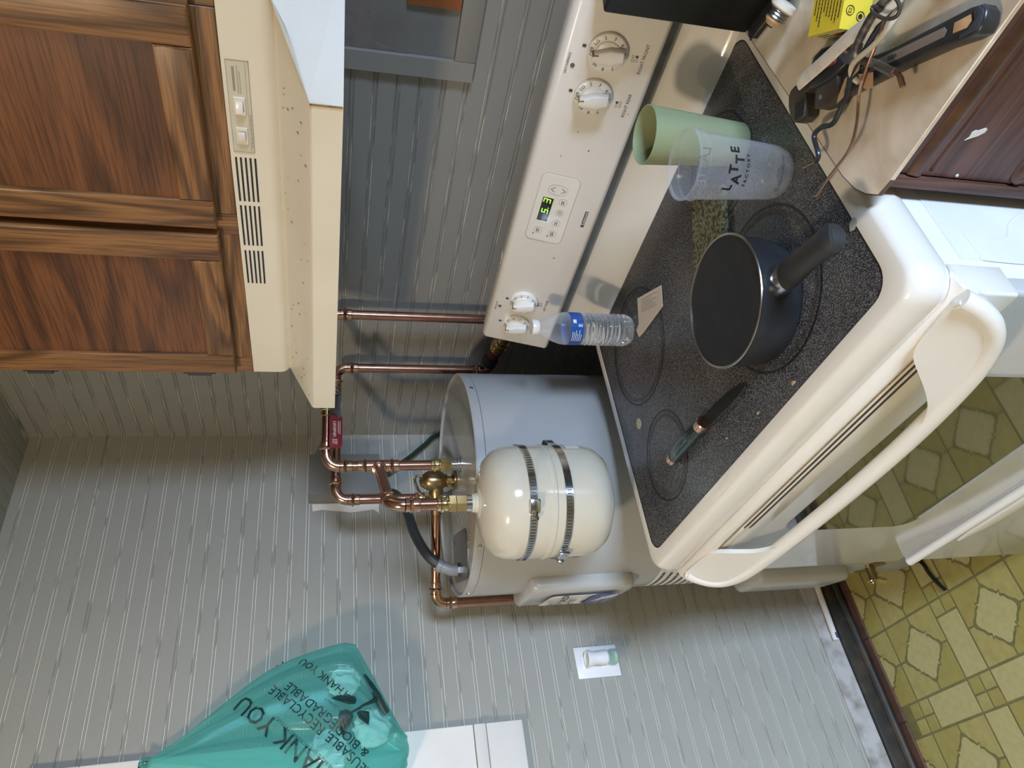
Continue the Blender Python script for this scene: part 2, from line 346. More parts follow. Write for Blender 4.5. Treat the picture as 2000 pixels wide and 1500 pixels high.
def lettering(items, f, mat, parent, name='lettering', label=None):
    """items=[(text,size,dx,dy,rot,bold)]; f maps (a,b) to a point on the surface"""
    bm = B()
    for it in items:
        t, s, dx, dy = it[:4]; rot = it[4] if len(it) > 4 else 0; bold = it[5] if len(it) > 5 else 0
        put(bm, glyphs(t, s, bold=bold), f, dx=dx, dy=dy, rot=rot)
    return part(name, bm, mat, parent, label, smooth=False)
def dashes(bm, f, x0, x1, y0, rows, dy, h, seed=1, gap=0.25, ln=(0.002, 0.006)):
    rn = random.Random(seed)
    for r in range(rows):
        x = x0; e = x1-(x1-x0)*rn.random()*0.35; y = y0-r*dy
        while x < e:
            w = rn.uniform(*ln); q = [f(a, b) for a, b in ((x, y), (min(x+w, e), y), (min(x+w, e), y+h), (x, y+h))]
            bm.faces.new([bm.verts.new(p) for p in q]); x += w*(1+gap)
    return bm
def copy_thing(root, loc, rotz=None, label=None):
    r = root.copy(); COL.objects.link(r); r.location = loc
    if rotz is not None: r.rotation_euler = (0, 0, rotz)
    if label: r['label'] = label
    def rec(o, p):
        for ch in [c for c in bpy.data.objects if c.parent == o]:
            c = ch.copy(); COL.objects.link(c); c.parent = p; rec(ch, c)
    rec(root, r); return r
exec_done = True

# ================================================================== the room
RX, RY, RZ = 4.4, -3.4, 2.262
PITCH, BEAD0 = 0.0410, 1.7009
def board_mesh(name, f, length, mat='wall_paint'):
    """one bead-board strip: a flat face and its bead, with open grooves beside them. f(along, across, out)"""
    bm = B(); D = -0.0040
    for poly in ([(0.0046, D), (0.0046, -0.0007), (0.0054, 0), (0.0356, 0), (0.0364, -0.0007), (0.0364, D)],
                 [(0.0384, D), (0.0384, -0.0014), (0.0396, -0.0003), (0.0410, 0), (0.0424, -0.0003), (0.0436, -0.0014), (0.0436, D)]):
        a = [bm.verts.new(f(0, p, q)) for p, q in poly]; b = [bm.verts.new(f(length, p, q)) for p, q in poly]; n = len(poly)
        for i in range(n): bm.faces.new((a[i], a[(i+1) % n], b[(i+1) % n], b[i]))
        bm.faces.new(a[::-1]); bm.faces.new(b)
    return finish(bm, name, V((0, 0, 0)), mat, False, 0)
def boards(parent, me, locs):
    for l in locs:
        o = bpy.data.objects.new('board', me); COL.objects.link(o); o.location = l; o.parent = parent
wl = struct('wall_left', box(B(), -0.12, -0.0026, RY-0.1, 0.12, -0.05, RZ+0.05), 'groove_left', 'grey painted bead-board wall with pale grooves')
k0 = math.floor((0.124-BEAD0)/PITCH)
boards(wl, board_mesh('board', lambda a, p, q: V((q, RY+a, p)), -RY), [(0, 0, BEAD0+k*PITCH) for k in range(k0, 14)])
wb = struct('wall_back', box(B(), -0.1, RX+0.1, 0.0026, 0.12, -0.05, RZ+0.05), 'groove_back', 'grey painted bead-board wall behind stove, coloured darker than the left wall')
boards(wb, board_mesh('board', lambda a, p, q: V((a, -q, p)), RX, 'wall_tone_back'), [(0, 0, BEAD0+k*PITCH) for k in range(-42, 14)])
ce = struct('ceiling', box(B(), -0.1, RX+0.1, RY-0.1, 0.1, RZ+0.0026, RZ+0.1), 'groove_ceiling', 'grey painted bead-board ceiling')
boards(ce, board_mesh('board', lambda a, p, q: V((a, p, RZ-q)), RX), [(0, -0.0656-k*PITCH-PITCH, 0) for k in range(-1, 79)])
struct('wall_front', box(B(), -0.12, RX+0.1, RY-0.12, RY, 0, RZ), 'plain_wall')
bm = B(); y0, y1, z0, z1 = WIN['y0'], WIN['y1'], WIN['z0'], WIN['z1']
box(bm, RX, RX+0.1, RY, y0, 0, RZ); box(bm, RX, RX+0.1, y1, 0.12, 0, RZ); box(bm, RX, RX+0.1, y0, y1, 0, z0); box(bm, RX, RX+0.1, y0, y1, z1, RZ)
struct('wall_right', bm, 'plain_wall')
bm = B(); box(bm, RX-0.02, RX+0.02, y0-0.06, y0, z0-0.06, z1+0.06); box(bm, RX-0.02, RX+0.02, y1, y1+0.06, z0-0.06, z1+0.06)
box(bm, RX-0.02, RX+0.02, y0, y1, z1, z1+0.06); box(bm, RX-0.04, RX+0.02, y0-0.06, y1+0.06, z0-0.06, z0)
w2 = struct('window_2', bm, 'trim_white')
part('pane', box(B(), RX+0.05, RX+0.054, y0, y1, z0, z1), 'bottle_clear', w2)

# window in the left wall, only its casing shows behind the bag
w1 = struct('window_1', box(B(), -0.002, 0.020, -0.93, -0.836, 1.148, 1.98, 0.002), 'trim_white', 'white window casing on the bead-board wall')
part('casing', box(B(), -0.002, 0.020, -1.80, -1.70, 1.148, 1.98, 0.002), 'trim_white', w1)
part('casing', box(B(), -0.002, 0.020, -1.80, -0.836, 1.98, 2.08, 0.002), 'trim_white', w1)
part('sill', box(B(), -0.002, 0.024, -1.82, -0.836, 1.118, 1.1465, 0.003), 'trim_white', w1)
part('apron', box(B(), -0.002, 0.019, -1.80, -0.836, 1.028, 1.1165, 0.002), 'trim_white', w1)
for zz in (1.148, 1.54, 1.94): part('sash_rail', box(B(), 0.0, 0.012, -1.70, -0.93, zz, zz+0.045), 'trim_white', w1)
for zz in (1.193, 1.585): part('pane', box(B(), 0.0, 0.006, -1.70, -0.93, zz, zz+(0.347 if zz < 1.3 else 0.355)), 'pane', w1)

# baseboard under the left wall
bl = struct('baseboard_left', box(B(), -0.002, 0.006, RY, 0, 0.070, 0.129, 0.002), 'base_grey', 'grey dusty strip of bare wall under the boards')
part('dark_moulding', box(B(), -0.002, 0.014, RY, 0, 0.016, 0.069, 0.004), 'base_dark', bl)
part('shoe_moulding', tube(B(), [(0.014, RY, 0.02), (0.014, 0, 0.02)], 0.011, 10), 'base_dark', bl)
y = -0.7245+0.2227*3
while y > RY:
    part('tile', box(B(), 0.012, 0.044, max(y-0.2209, RY), min(y, -0.001), -0.001, 0.006, 0.0015, 1), 'base_brown', bl); y -= 0.2227

# floor: printed sheet vinyl, its pieces slightly proud of the joint lines
fl = struct('floor', box(B(), -0.1, RX+0.1, RY-0.1, 0.1, -0.1, -0.0008), 'grout', 'yellow patterned vinyl floor')
CW, ST = 0.187, 0.0765; PER = 2*CW+ST; XL0, YL0 = 0.111, -0.727    # centre lines of a four-cell block
g = 0.0032; sq = ST/2
def flat_mesh(name, poly, mat):
    bm = B(); prism(bm, poly, lambda a, b, h: V((a, b, -0.0012+h)), 0.0012); return finish(bm, name, V((0, 0, 0)), mat, False, 0)
q = [(0.069, 0.0), (0.0675, 0.0055), (0.0635, 0.0105), (0.0575, 0.0145), (0.052, 0.0185), (0.0485, 0.024), (0.0455, 0.0285), (0.0405, 0.0305), (0.0365, 0.032), (0.0385, 0.0415), (0.0320, 0.0385), (0.0285, 0.0415), (0.0255, 0.0455), (0.0205, 0.0490), (0.0155, 0.0530), (0.0120, 0.0585), (0.0075, 0.0640), (0.0, 0.067)]
med = [(x-0.0025, y) if x > 0.06 else (x, y) for x, y in q]
full = med + [(-x, y) for x, y in med[-2::-1]] + [(-x, -y) for x, y in med[1:]] + [(x, -y) for x, y in med[-2:0:-1]]
full = [(x*0.945, y*0.945) for x, y in full]
hc = CW/2-g; w_ = 0.0028
corner = [(hc, w_), (hc, hc), (w_, hc)] + [(max(x*1.085, w_), max(y*1.085, w_)) for x, y in q[::-1]]
meshes = dict(med=[flat_mesh('medallion', full, m) for m in ('vinyl_pale',)],
    corner=[flat_mesh('corner_piece', [(sx*a, sy*b) for a, b in corner], m) for sx, sy, m in ((1, 1, 'vinyl'), (-1, 1, 'vinyl_dark'), (-1, -1, 'vinyl'), (1, -1, 'vinyl_dark'))],
    sqr=[flat_mesh('small_square', [(-sq/2+g*.8, -sq/2+g*.8), (sq/2-g*.8, -sq/2+g*.8), (sq/2-g*.8, sq/2-g*.8), (-sq/2+g*.8, sq/2-g*.8)], m) for m in ('vinyl', 'vinyl_dark')],
    hx=[flat_mesh('oblong', [(-(CW-sq)/2+g, -sq+g), ((CW-sq)/2-g, -sq+g), ((CW-sq)/2-g, sq-g), (-(CW-sq)/2+g, sq-g)], 'vinyl_pale')],
    hy=[flat_mesh('oblong', [(-sq+g, -(CW-sq)/2+g), (sq-g, -(CW-sq)/2+g), (sq-g, (CW-sq)/2-g), (-sq+g, (CW-sq)/2-g)], 'vinyl_pale')])
pieces = []
for i in range(-1, 10):
    for j in range(-7, 3):
        X0, Y0 = XL0+i*PER, YL0+j*PER
        for sx in (-1, 1):
            for sy in (-1, 1):
                c = (X0+sx*CW/2, Y0+sy*CW/2); pieces.append((meshes['med'][0], c, 'medallion'))
                for m in meshes['corner']: pieces.append((m, c, 'corner_piece'))
        xs, ys = X0+CW+sq, Y0-CW-sq
        for px, py in ((xs, Y0), (X0, ys), (xs, ys)):
            for sx in (-1, 1):
                for sy in (-1, 1): pieces.append((meshes['sqr'][0 if sx*sy > 0 else 1], (px+sx*sq/2, py+sy*sq/2), 'small_square'))
        for s in (-1, 1):
            pieces.append((meshes['hx'][0], (X0+s*(CW+sq)/2, ys), 'oblong')); pieces.append((meshes['hy'][0], (xs, Y0+s*(CW+sq)/2), 'oblong'))
def inside(p, m=0.02): return 0.045+m < p[0] < RX-m and RY+m < p[1] < -m
shown = [p for p in pieces if 0.0 < p[1][0] < RX-0.1 and RY+0.1 < p[1][1] < -0.02]
def near(p): return (p[1][0]-0.35)**2+(p[1][1]+0.95)**2
shown.sort(key=near)
for me, c, n in shown[:290]:
    o = bpy.data.objects.new(n, me); COL.objects.link(o); o.location = (c[0], c[1], 0.0); o.parent = fl
bm = B(); names = ['vinyl', 'vinyl_pale', 'vinyl_dark']
for me, c, n in shown[290:]:
    mi = names.index(me.materials[0].name); vs = [bm.verts.new(v.co+V((c[0], c[1], 0))) for v in me.vertices]
    for p in me.polygons:
        if p.normal.z < -0.5: continue
        f = bm.faces.new([vs[i] for i in p.vertices]); f.material_index = mi
rest = part('vinyl_pieces', bm, names, fl, smooth=False, kind='stuff')

bm = B(); prism(bm, [(-0.262, 1.345), (-0.250, 1.36), (-0.257, 1.42), (-0.246, 1.50), (-0.250, 1.524), (-0.2285, 1.526), (-0.2285, 1.345)], lambda a, b, h: V((0.0001+h, a, b)), 0.0003); part('paint_smear', bm, 'trim_white', wl, 'pale smear of filler beside the wiring box', smooth=False)
for yy, zz, r_ in ((-0.657, 1.598, 0.0016), (-0.651, 1.585, 0.0022), (-0.660, 1.590, 0.0012)):
    part('nail_hole', prof(B(), (0.0001, yy, zz), (1, 0, 0), [(0, r_), (0.0002, r_*0.8)], 8), 'near_black', wl)
# boarded recess in the back wall at the right, with its flat frame
t1 = struct('trim_1', box(B(), 1.152, 1.189, -0.010, 0.0, 1.243, 1.62, 0.001), 'wall_tone_back', 'flat grey board framing the boarded-up opening')
part('bottom_board', box(B(), 1.1895, 1.95, -0.010, 0.0, 1.243, 1.280, 0.001), 'wall_tone_back', t1)
part('panel', box(B(), 1.1895, 1.95, -0.0015, 0.0, 1.2805, 1.62), 'patch_paint', t1)
bm = B(); prism(bm, [(1.1895, 1.62), (1.1895, 1.36), (1.197, 1.40), (1.205, 1.425), (1.30, 1.43), (1.95, 1.43), (1.95, 1.62)], lambda a, b, h: V((a, -0.0015-h, b)), 0.0012)
part('bare_patch', bm, 'mauve_paint', t1)
part('wood_strip', box(B(), 1.276, 1.95, -0.008, -0.0015, 1.2815, 1.372, 0.001), 'raw_orange_wood', t1)

# ceiling lamp behind the camera
cl = thing('ceiling_lamp', (1.10, -1.85, RZ), 'round ceiling lamp with a bare bulb, above and behind the camera', 'lamp')
part('base', lathe(B(), (1.10, -1.85, RZ), [(0.07, 0.0), (0.07, -0.02), (0.05, -0.035), (0.022, -0.04), (0.022, -0.075)], 32), 'trim_white', cl)
part('bulb', lathe(B(), (1.10, -1.85, RZ), [(0.013, -0.075), (0.016, -0.09), (0.028, -0.115), (0.030, -0.13), (0.022, -0.148), (0.006, -0.158)], 24), 'lamp_glass', cl)
pl = bpy.data.lights.new('lamp_light', 'POINT'); pl.energy = 42; pl.color = (1.0, 0.81, 0.60); pl.shadow_soft_size = 0.06
po = bpy.data.objects.new('lamp_light', pl); COL.objects.link(po); po.location = (1.10, -1.85, RZ-0.125)

# ================================================================== upper oak cabinet
cab = thing('upper_cabinet', (1.06, -0.15, 1.628), 'oak upper cabinet with two doors hanging above the range hood', 'cabinet')
part('body', box(B(), 0.683, 1.437, -0.289, -0.002, 1.6295, RZ-0.004), 'oak_dark', cab)
for a, b in ((0.680, 0.722), (1.022, 1.062), (1.378, 1.440)): part('face_frame_stile', box(B(), a, b, -0.310, -0.290, 1.629, RZ-0.004, 0.001, 1), 'oak_z', cab)
for a, b in ((0.7225, 1.0215), (1.0625, 1.3775)):
    part('face_frame_rail', box(B(), a, b, -0.310, -0.290, 1.629, 1.672, 0.001, 1), 'oak_x', cab)
    part('face_frame_rail', box(B(), a, b, -0.310, -0.290, 2.20, RZ-0.004, 0.001, 1), 'oak_x', cab)
def cab_door(x0, x1, hinge):
    z0, z1, sw = 1.657, 2.235, 0.052
    d = part('door', box(B(), x0+0.02, x1-0.02, -0.327, -0.311, z0+0.02, z1-0.02), 'oak_dark', cab)
    def edge(poly, mat, along_z): # frame member with an ogee outer edge and a sloping inner edge
        return part('stile' if along_z else 'rail', poly, mat, d)
    yb, yf = -0.3105, -0.333
    def member(p, inner):
        # p: outer corners (x,z) a,b ; inner corners c,d — mitre-less butt joint drawn as prism with bevelled front
        bm = B(); prism(bm, p, lambda a, b, h: V((a, yb-h, b)), yb-yf, 0.004, 3); return bm
    edge(member([(x0, z0), (x0+sw, z0), (x0+sw, z1), (x0, z1)], 0), 'oak_z', True)
    edge(member([(x1-sw, z0), (x1, z0), (x1, z1), (x1-sw, z1)], 0), 'oak_z', True)
    edge(member([(x0+sw, z0), (x1-sw, z0), (x1-sw, z0+sw-0.006), (x0+sw, z0+sw-0.006)], 0), 'oak_x', False)
    edge(member([(x0+sw, z1-sw), (x1-sw, z1-sw), (x1-sw, z1), (x0+sw, z1)], 0), 'oak_x', False)
    # raised panel with sloping field edge
    bm = B(); a, b, c, e = x0+sw-0.001, x1-sw+0.001, z0+sw-0.007, z1-sw+0.001
    rs = []
    for ins, yy in ((0, -0.3275), (0.004, -0.3255), (0.010, -0.3245), (0.016, -0.3250)):
        rs.append([V((a+ins, yy, c+ins)), V((b-ins, yy, c+ins)), V((b-ins, yy, e-ins)), V((a+ins, yy, e-ins))])
    R = [[bm.verts.new(p) for p in r] for r in rs]
    for u, v in zip(R, R[1:]):
        for i in range(4): bm.faces.new((u[i], u[(i+1) % 4], v[(i+1) % 4], v[i]))
    bm.faces.new(R[-1]); part('raised_panel', bm, 'oak_panel', d, smooth=False)
    if hinge is not None:
        for zz in (1.722, 1.985):
            bm = B(); box(bm, hinge-0.002, hinge+0.004, -0.331, -0.312, zz-0.028, zz+0.028, 0.001, 1); cyl(bm, (hinge-0.001, -0.331, zz-0.02), (hinge-0.001, -0.331, zz+0.02), 0.0035, seg=10)
            part('hinge', bm, 'near_black', d, 'dark metal hinge')
cab_door(0.700, 1.036, 0.698)
cab_door(1.050, 1.387, None)

# ================================================================== range hood
hood = thing('range_hood', (1.05, -0.2, 1.475), 'cream range hood with vents and two rocker switches under the oak cabinet', 'range hood')
ZB, ZL, ZS, ZT = 1.4765, 1.5185, 1.566, 1.6285   # lip bottom, lip top, foot of the upright face, top
YL, YV = -0.397, -0.3105
pr_ = [(YL, ZB), (YL, ZL-0.004), (YL+0.003, ZL)] + [(YL+0.003+(YV+0.012-YL-0.003)*t, ZL+(ZS-0.004-ZL)*t) for t in (0.5, 1.0)] + [(YV+0.005, ZS+0.001), (YV+0.001, ZS+0.007), (YV, ZS+0.014), (YV, ZT)]
def chamf(y): return 1.4028-(-0.3105-y) if y < -0.3105 else 1.4028   # the right end is cut back at an angle
bm = B(); L_ = []; R_ = []
for y, z in pr_: L_.append(bm.verts.new((0.6805 if z > 1.5 else 0.6805, y, z))); R_.append(bm.verts.new((chamf(y), y, z)))
for i in range(len(pr_)-1): bm.faces.new((L_[i], R_[i], R_[i+1], L_[i+1]))
bl0 = bm.verts.new((0.6805, -0.004, ZB)); bl1 = bm.verts.new((0.6805, -0.004, ZT)); br0 = bm.verts.new((1.44, -0.004, ZB)); br1 = bm.verts.new((1.44, -0.004, ZT)); er = bm.verts.new((1.44, -0.3105, ZT)); er0 = bm.verts.new((1.44, YV, ZS+0.014))
bm.faces.new([bl0]+L_+[bl1]); bm.faces.new((L_[-1], R_[-1], er, br1, bl1)); bm.faces.new((R_[-2], er0, er, R_[-1]))
part('shell', bm, 'hood_cream', hood, angle=0.5)
bm = B()   # right end panel, upright and angled
a = V((chamf(YL), YL, 0)); b = V((1.4028, YV, 0)); c = V((1.44, -0.28, 0))
pts = [V((a.x, a.y, ZB)), V((a.x, a.y, ZL-0.002))] + [V((chamf(y), y, z)) for y, z in pr_[2:-1]] + [V((1.44, YV, ZS+0.014)), V((1.44, -0.26, ZS+0.014)), V((1.44, -0.26, ZB))]
vs = [bm.verts.new(p+V((0.0006, -0.0006, 0))) for p in pts]
f = bm.faces.new(vs); bmesh.ops.triangulate(bm, faces=[f]); part('end_panel', bm, 'hood_side', hood, 'angled end panel, colour darkened against window glare', smooth=False)
part('underside', box(B(), 0.684, 1.30, -0.39, -0.01, ZB+0.004, ZB+0.006), 'hood_plate', hood)
part('seam', box(B(), chamf(YL)-0.0012, chamf(YL)+0.0012, YL-0.0012, YL+0.0008, ZB+0.001, ZL-0.001), 'rust_stain', hood)
bm = B(); rg = random.Random(5)
for k in range(34):
    x_ = rg.uniform(0.70, 1.30); t_ = rg.uniform(0.08, 0.85); y_ = YL+0.003+(YV+0.012-YL-0.003)*t_; z_ = ZL+(ZS-0.004-ZL)*t_; r_ = rg.uniform(0.0004, 0.0012); obox(bm, V((x_, y_-0.0004, z_+0.0006)), (1, 0, 0.3), (0, 0.87, 0.5), (0, -0.5, 0.87), r_, r_*1.8, 0.0003)
part('grease_specks', bm, 'rust_stain', hood, smooth=False, kind='stuff')
for x0, x1 in ((1.0905, 1.168), (1.003, 1.0822), (0.9193, 0.992)):
    for k in range(5):
        zz = 1.5955+k*0.0065
        part('vent_slot', box(B(), x0, x1, YV-0.0004, YV+0.004, zz-0.0012, zz+0.0016), 'black', hood)
sp = part('switch_plate', box(B(), 1.178, 1.3148, YV-0.001, YV+0.002, 1.5953, 1.6235, 0.0004, 1), 'hood_plate', hood, 'grey switch plate')
bm = B()
for x0, x1, z0, z1 in ((1.178, 1.3148, 1.5953, 1.5958), (1.178, 1.3148, 1.623, 1.6235), (1.178, 1.1786, 1.5953, 1.6235), (1.3142, 1.3148, 1.5953, 1.6235), (1.18, 1.312, 1.5995, 1.5999)):
    box(bm, x0, x1, YV-0.0014, YV-0.0009, z0, z1)
part('plate_border', bm, 'hood_line', sp)
fh = lambda a, b: V((a, YV-0.0013, b))
bm = B(); dashes(bm, fh, 1.272, 1.309, 1.6145, 1, 0.004, 0.0012, 3); dashes(bm, fh, 1.268, 1.312, 1.6095, 2, 0.0028, 0.0009, 4, ln=(0.001, 0.003)); dashes(bm, fh, 1.186, 1.252, 1.5968, 1, 0.004, 0.0014, 5)
box(bm, 1.272, 1.306, YV-0.0014, YV-0.0009, 1.6135, 1.6165); part('lettering', bm, 'hood_line', sp, smooth=False, kind='stuff')
for x0, x1, tilt in ((1.2372, 1.2640, 1), (1.1915, 1.2185, -1)):
    s_ = part('switch', box(B(), x0, x1, YV-0.0035, YV, 1.6022, 1.6182, 0.001, 1), 'hood_cream', hood, 'cream rocker switch housing')
    bm = B(); box(bm, x0+0.0055, x1-0.0055, YV-0.008, YV-0.003, 1.6055, 1.6150, 0.001, 2)
    for v in bm.verts: v.co.y += tilt*(v.co.x-(x0+x1)/2)*0.18
    part('rocker', bm, 'knob_white', s_)

# ================================================================== the stove, turned a little from the wall
STO = V((1.062, -0.50, 0)); SROT = math.radians(-1.8)
sv = thing('electric_range', STO, 'white electric range with speckled black glass cooktop and oven door', 'stove', rotz=SROT)
def SW(p):  # stove coordinates to world
    c, s = math.cos(SROT), math.sin(SROT); return V((STO.x+c*p[0]-s*p[1], STO.y+s*p[0]+c*p[1], p[2]))
HW, ZC = 0.381, 0.914
part('body', box(B(), -HW+0.006, HW-0.005, -0.262, 0.350, 0.03, 0.872, 0.003), 'stove_side', sv)
bm = B(); box(bm, HW-0.0054, HW-0.0040, -0.235, 0.20, 0.12, 0.845, 0.0006, 1); part('side_panel', bm, 'stove_side', sv)
bm = B()   # pressed lines on the right side
for pts in ([(HW-0.0038, -0.15, 0.71), (HW-0.0038, -0.17, 0.74), (HW-0.0038, -0.195, 0.76), (HW-0.0038, -0.20, 0.78)], [(HW-0.0038, -0.237, 0.60), (HW-0.0038, -0.236, 0.80), (HW-0.0038, -0.225, 0.815), (HW-0.0038, -0.19, 0.82)]):
    tube(bm, spline(pts, 5), 0.0008, 6)
part('pressed_line', bm, 'stove_side', sv)
# cooktop frame: rounded rim around the glass
GX0, GX1, GY0, GY1 = -0.3535, 0.3445, -0.2455, 0.2600
def rim_ring(ins, z, r): return rrect(-HW+ins, HW-ins, -0.279+ins*0.9, 0.2725-min(ins, 0.004), r, 6), z
bm = B(); R = []
for ins, z, r in ((0.004, 0.872, 0.030), (0.0, 0.884, 0.033), (0.0005, 0.896, 0.033), (0.004, 0.908, 0.032), (0.0095, 0.9148, 0.030), (0.0145, 0.9165, 0.028)):
    p, _ = rim_ring(ins, z, r); R.append([V((a, b, z)) for a, b in p])
R.append([V((a, b, 0.9150)) for a, b in [(x*1.0, y) for x, y in rrect(GX0, GX1, GY0, GY1, 0.030, 6)]])
rings(bm, R, False)
part('cooktop_frame', bm, 'stove_white', sv, angle=0.9)
gl = rrect(GX0-0.001, GX1+0.001, GY0-0.001, GY1+0.001, 0.030, 8)
bm = B(); prism(bm, gl, lambda a, b, h: V((a, b, ZC-0.006+h)), 0.0065); ck = part('glass_top', bm, 'cooktop_glass', sv, smooth=False)
bm = B(); Ra = [[V((a*s_, b*s_+0.0072*(1-s_), ZC+0.0007)) for a, b in gl] for s_ in (1.0, 0.990)]
rings(bm, Ra, False); part('glass_edge', bm, 'near_black', ck, smooth=False)
def burner(wx, wy, r, inner=None):
    c = SW((0, 0, 0)); cc, ss = math.cos(-SROT), math.sin(-SROT); dx, dy = wx-STO.x, wy-STO.y; lx, ly = cc*dx-ss*dy, ss*dx+cc*dy
    bm = B(); annulus(bm, lambda a, b, h: V((lx+a, ly+b, ZC+0.0006+h)), r-0.0035, r, 0.0004, 56); o = part('burner_ring', bm, 'burner_dark', ck, smooth=False)
    bm = B(); annulus(bm, lambda a, b, h: V((lx+a, ly+b, ZC+0.0006+h)), r-0.014, r-0.0075, 0.0002, 56, 0.02); part('burnt_ring', bm, 'burner_stain', o, smooth=False, kind='stuff')
burner(0.846, -0.617, 0.080); burner(0.868, -0.385, 0.114); burner(1.235, -0.600, 0.115); burner(1.256, -0.360, 0.085)
# ledge behind the glass, grey recess, control panel
def ext(poly, x0, x1, bm=None, bev=0.0):
    bm = bm or B(); prism(bm, poly, lambda a, b, h: V((x0+h, a, b)), x1-x0, bev); return bm
led = [(0.258, 0.9145), (0.268, 0.926), (0.303, 0.975), (0.308, 0.981), (0.314, 0.983), (0.335, 0.983), (0.335, 0.90), (0.258, 0.90)]
part('rear_ledge', ext(led, -HW+0.001, HW-0.001, bev=0.002), 'stove_white', sv, angle=0.9)
part('recess', box(B(), -HW+0.012, HW-0.012, 0.309, 0.350, 0.98, 1.04), 'stove_grey', sv)
pe = V((0.0212, 0.0946)).normalized(); pA = V((0.2524, 1.058)); pn = V((-pe.y, pe.x))     # panel face direction in (y,z)
def PF(a, t, h=0.0):   # point on the control panel: a along, t up the face, h out
    q_ = pA+pe*t+pn*h; return V((a, q_.x, q_.y))
fb, ft = pA+pe*(-0.030), pA+pe*0.106
bm = B(); out_ = [(0.2900, 1.0160), (fb.x+0.010, fb.y-0.0045), (fb.x+0.005, fb.y-0.003), (fb.x+0.001, fb.y+0.002), (fb.x+0.0008, fb.y+0.006), (ft.x-0.001, ft.y-0.006), (ft.x+0.001, ft.y-0.001), (ft.x+0.006, ft.y+0.003), (ft.x+0.014, ft.y+0.004), (0.352, 1.150), (0.358, 1.146), (0.358, 0.93), (0.336, 0.93), (0.336, 1.016)]
part('control_panel', ext(out_, -HW, HW+0.004, bev=0.005), 'stove_panel', sv, angle=0.9)
bm = B(); prism(bm, [(-0.192, 0.306), (-0.176, 0.302), (-0.166, 0.309), (-0.172, 0.326), (-0.188, 0.328)], lambda a, b, h: V((a, b, 1.1625-(b-0.30)*0.2+h)), 0.0012); part('torn_label', bm, 'paper', sv, 'scrap of torn paper label', smooth=False)
def knob(a, t, rr, turn):
    kn = part('knob', prof(B(), PF(a, t, 0.0), (0, pn.x, pn.y), [(0.0, rr), (0.005, rr), (0.0066, rr*0.975), (0.0072, rr*0.95), (0.0078, rr*0.66), (0.0100, rr*0.62), (0.0110, rr*0.56)], 40), 'knob_white', sv, angle=0.8)
    c_, s_ = math.cos(turn), math.sin(turn)
    def G(u, v, h): return PF(a+u*c_-v*s_, t+u*s_+v*c_, 0.008+h)
    bm = B(); wv = rr*0.27; poly = [(-wv, -rr*0.80), (wv, -rr*0.80), (wv*1.45, -rr*0.1), (wv*0.9, rr*0.62), (wv*0.3, rr*0.80), (-wv*0.3, rr*0.80), (-wv*0.9, rr*0.62), (-wv*1.45, -rr*0.1)]
    prism(bm, poly, G, 0.015, 0.003, 2); part('grip', bm, 'knob_white', kn, angle=0.8)
    bm = B(); prism(bm, [(-0.0009, rr*0.45), (0.0009, rr*0.45), (0.0009, rr*0.76), (-0.0009, rr*0.76)], lambda u, v, h: G(u+rr*0.16, v, h), 0.0157); part('pointer', bm, 'rust_stain', kn, smooth=False)
    f = lambda u, v: PF(a+u, t+v, 0.0082); its = []
    for k, s in enumerate(('LO', '2', '3', '4', '5', '6', '7', '8', 'HI')):
        an = math.radians(58-k*34); its.append((s, rr*0.24, rr*0.80*math.cos(an), rr*0.80*math.sin(an), an-PI/2))
    its.append(('OFF', rr*0.26, -rr*0.06, rr*0.81, 0.05)); lettering(its, f, 'print_grey', kn)['kind'] = 'stuff'
    bm = B(); box_ = [(-0.0022, rr+0.003), (0.0022, rr+0.003), (0.0022, rr+0.0085), (-0.0022, rr+0.0085)]
    prism(bm, box_, lambda u, v, h: PF(a+u, t+v, 0.0002+h), 0.0004); part('index_mark', bm, 'print_grey', kn, smooth=False)
knob(0.288, 0.0449, 0.0295, 0.25); knob(0.2158, 0.0453, 0.0295, 0.28); knob(-0.2510, 0.0490, 0.0285, 0.35); knob(-0.3195, 0.0500, 0.0285, 0.30)
f = lambda a, b: PF(a, b, 0.0007)
for it in (('RIGHT FRONT', 0.0072, 0.289, -0.0095), ('RIGHT REAR', 0.0072, 0.213, -0.0095), ('LEFT REAR', 0.0066, -0.250, 0.0030), ('HOT SURFACE', 0.0050, 0.257, 0.0970), ('SURFACE ON', 0.0042, -0.2767, 0.1010)): lettering([it], f, 'print_grey', sv, 'panel_lettering')
for a, t, on_ in ((0.287, 0.0022, 3), (0.212, 0.0022, 1), (-0.250, 0.0145, 0)):
    bm = B()
    for k, (u, v) in enumerate(((-0.0032, 0.0036), (0.0026, 0.0042), (-0.0024, -0.0018), (0.0034, -0.0012))):
        if k == on_: prism(bm, circ(u, v, 0.0022, 12), lambda p_, q_, h: PF(a+p_, t+q_, 0.0004+h), 0.0003)
        else: annulus(bm, lambda p_, q_, h: PF(a+u+p_, t+v+q_, 0.0004+h), 0.0018, 0.0022, 0.0003, 12)
    part('element_symbol', bm, 'print_grey', sv, smooth=False, kind='stuff')
for a, t in ((0.2551, 0.0889), (-0.2767, 0.0935)):
    bm = B(); annulus(bm, lambda p_, q_, h: PF(a+p_, t+q_, 0.0003+h), 0.0014, 0.0032, 0.0006, 16); part('indicator_light', bm, 'print_grey', sv, smooth=False)
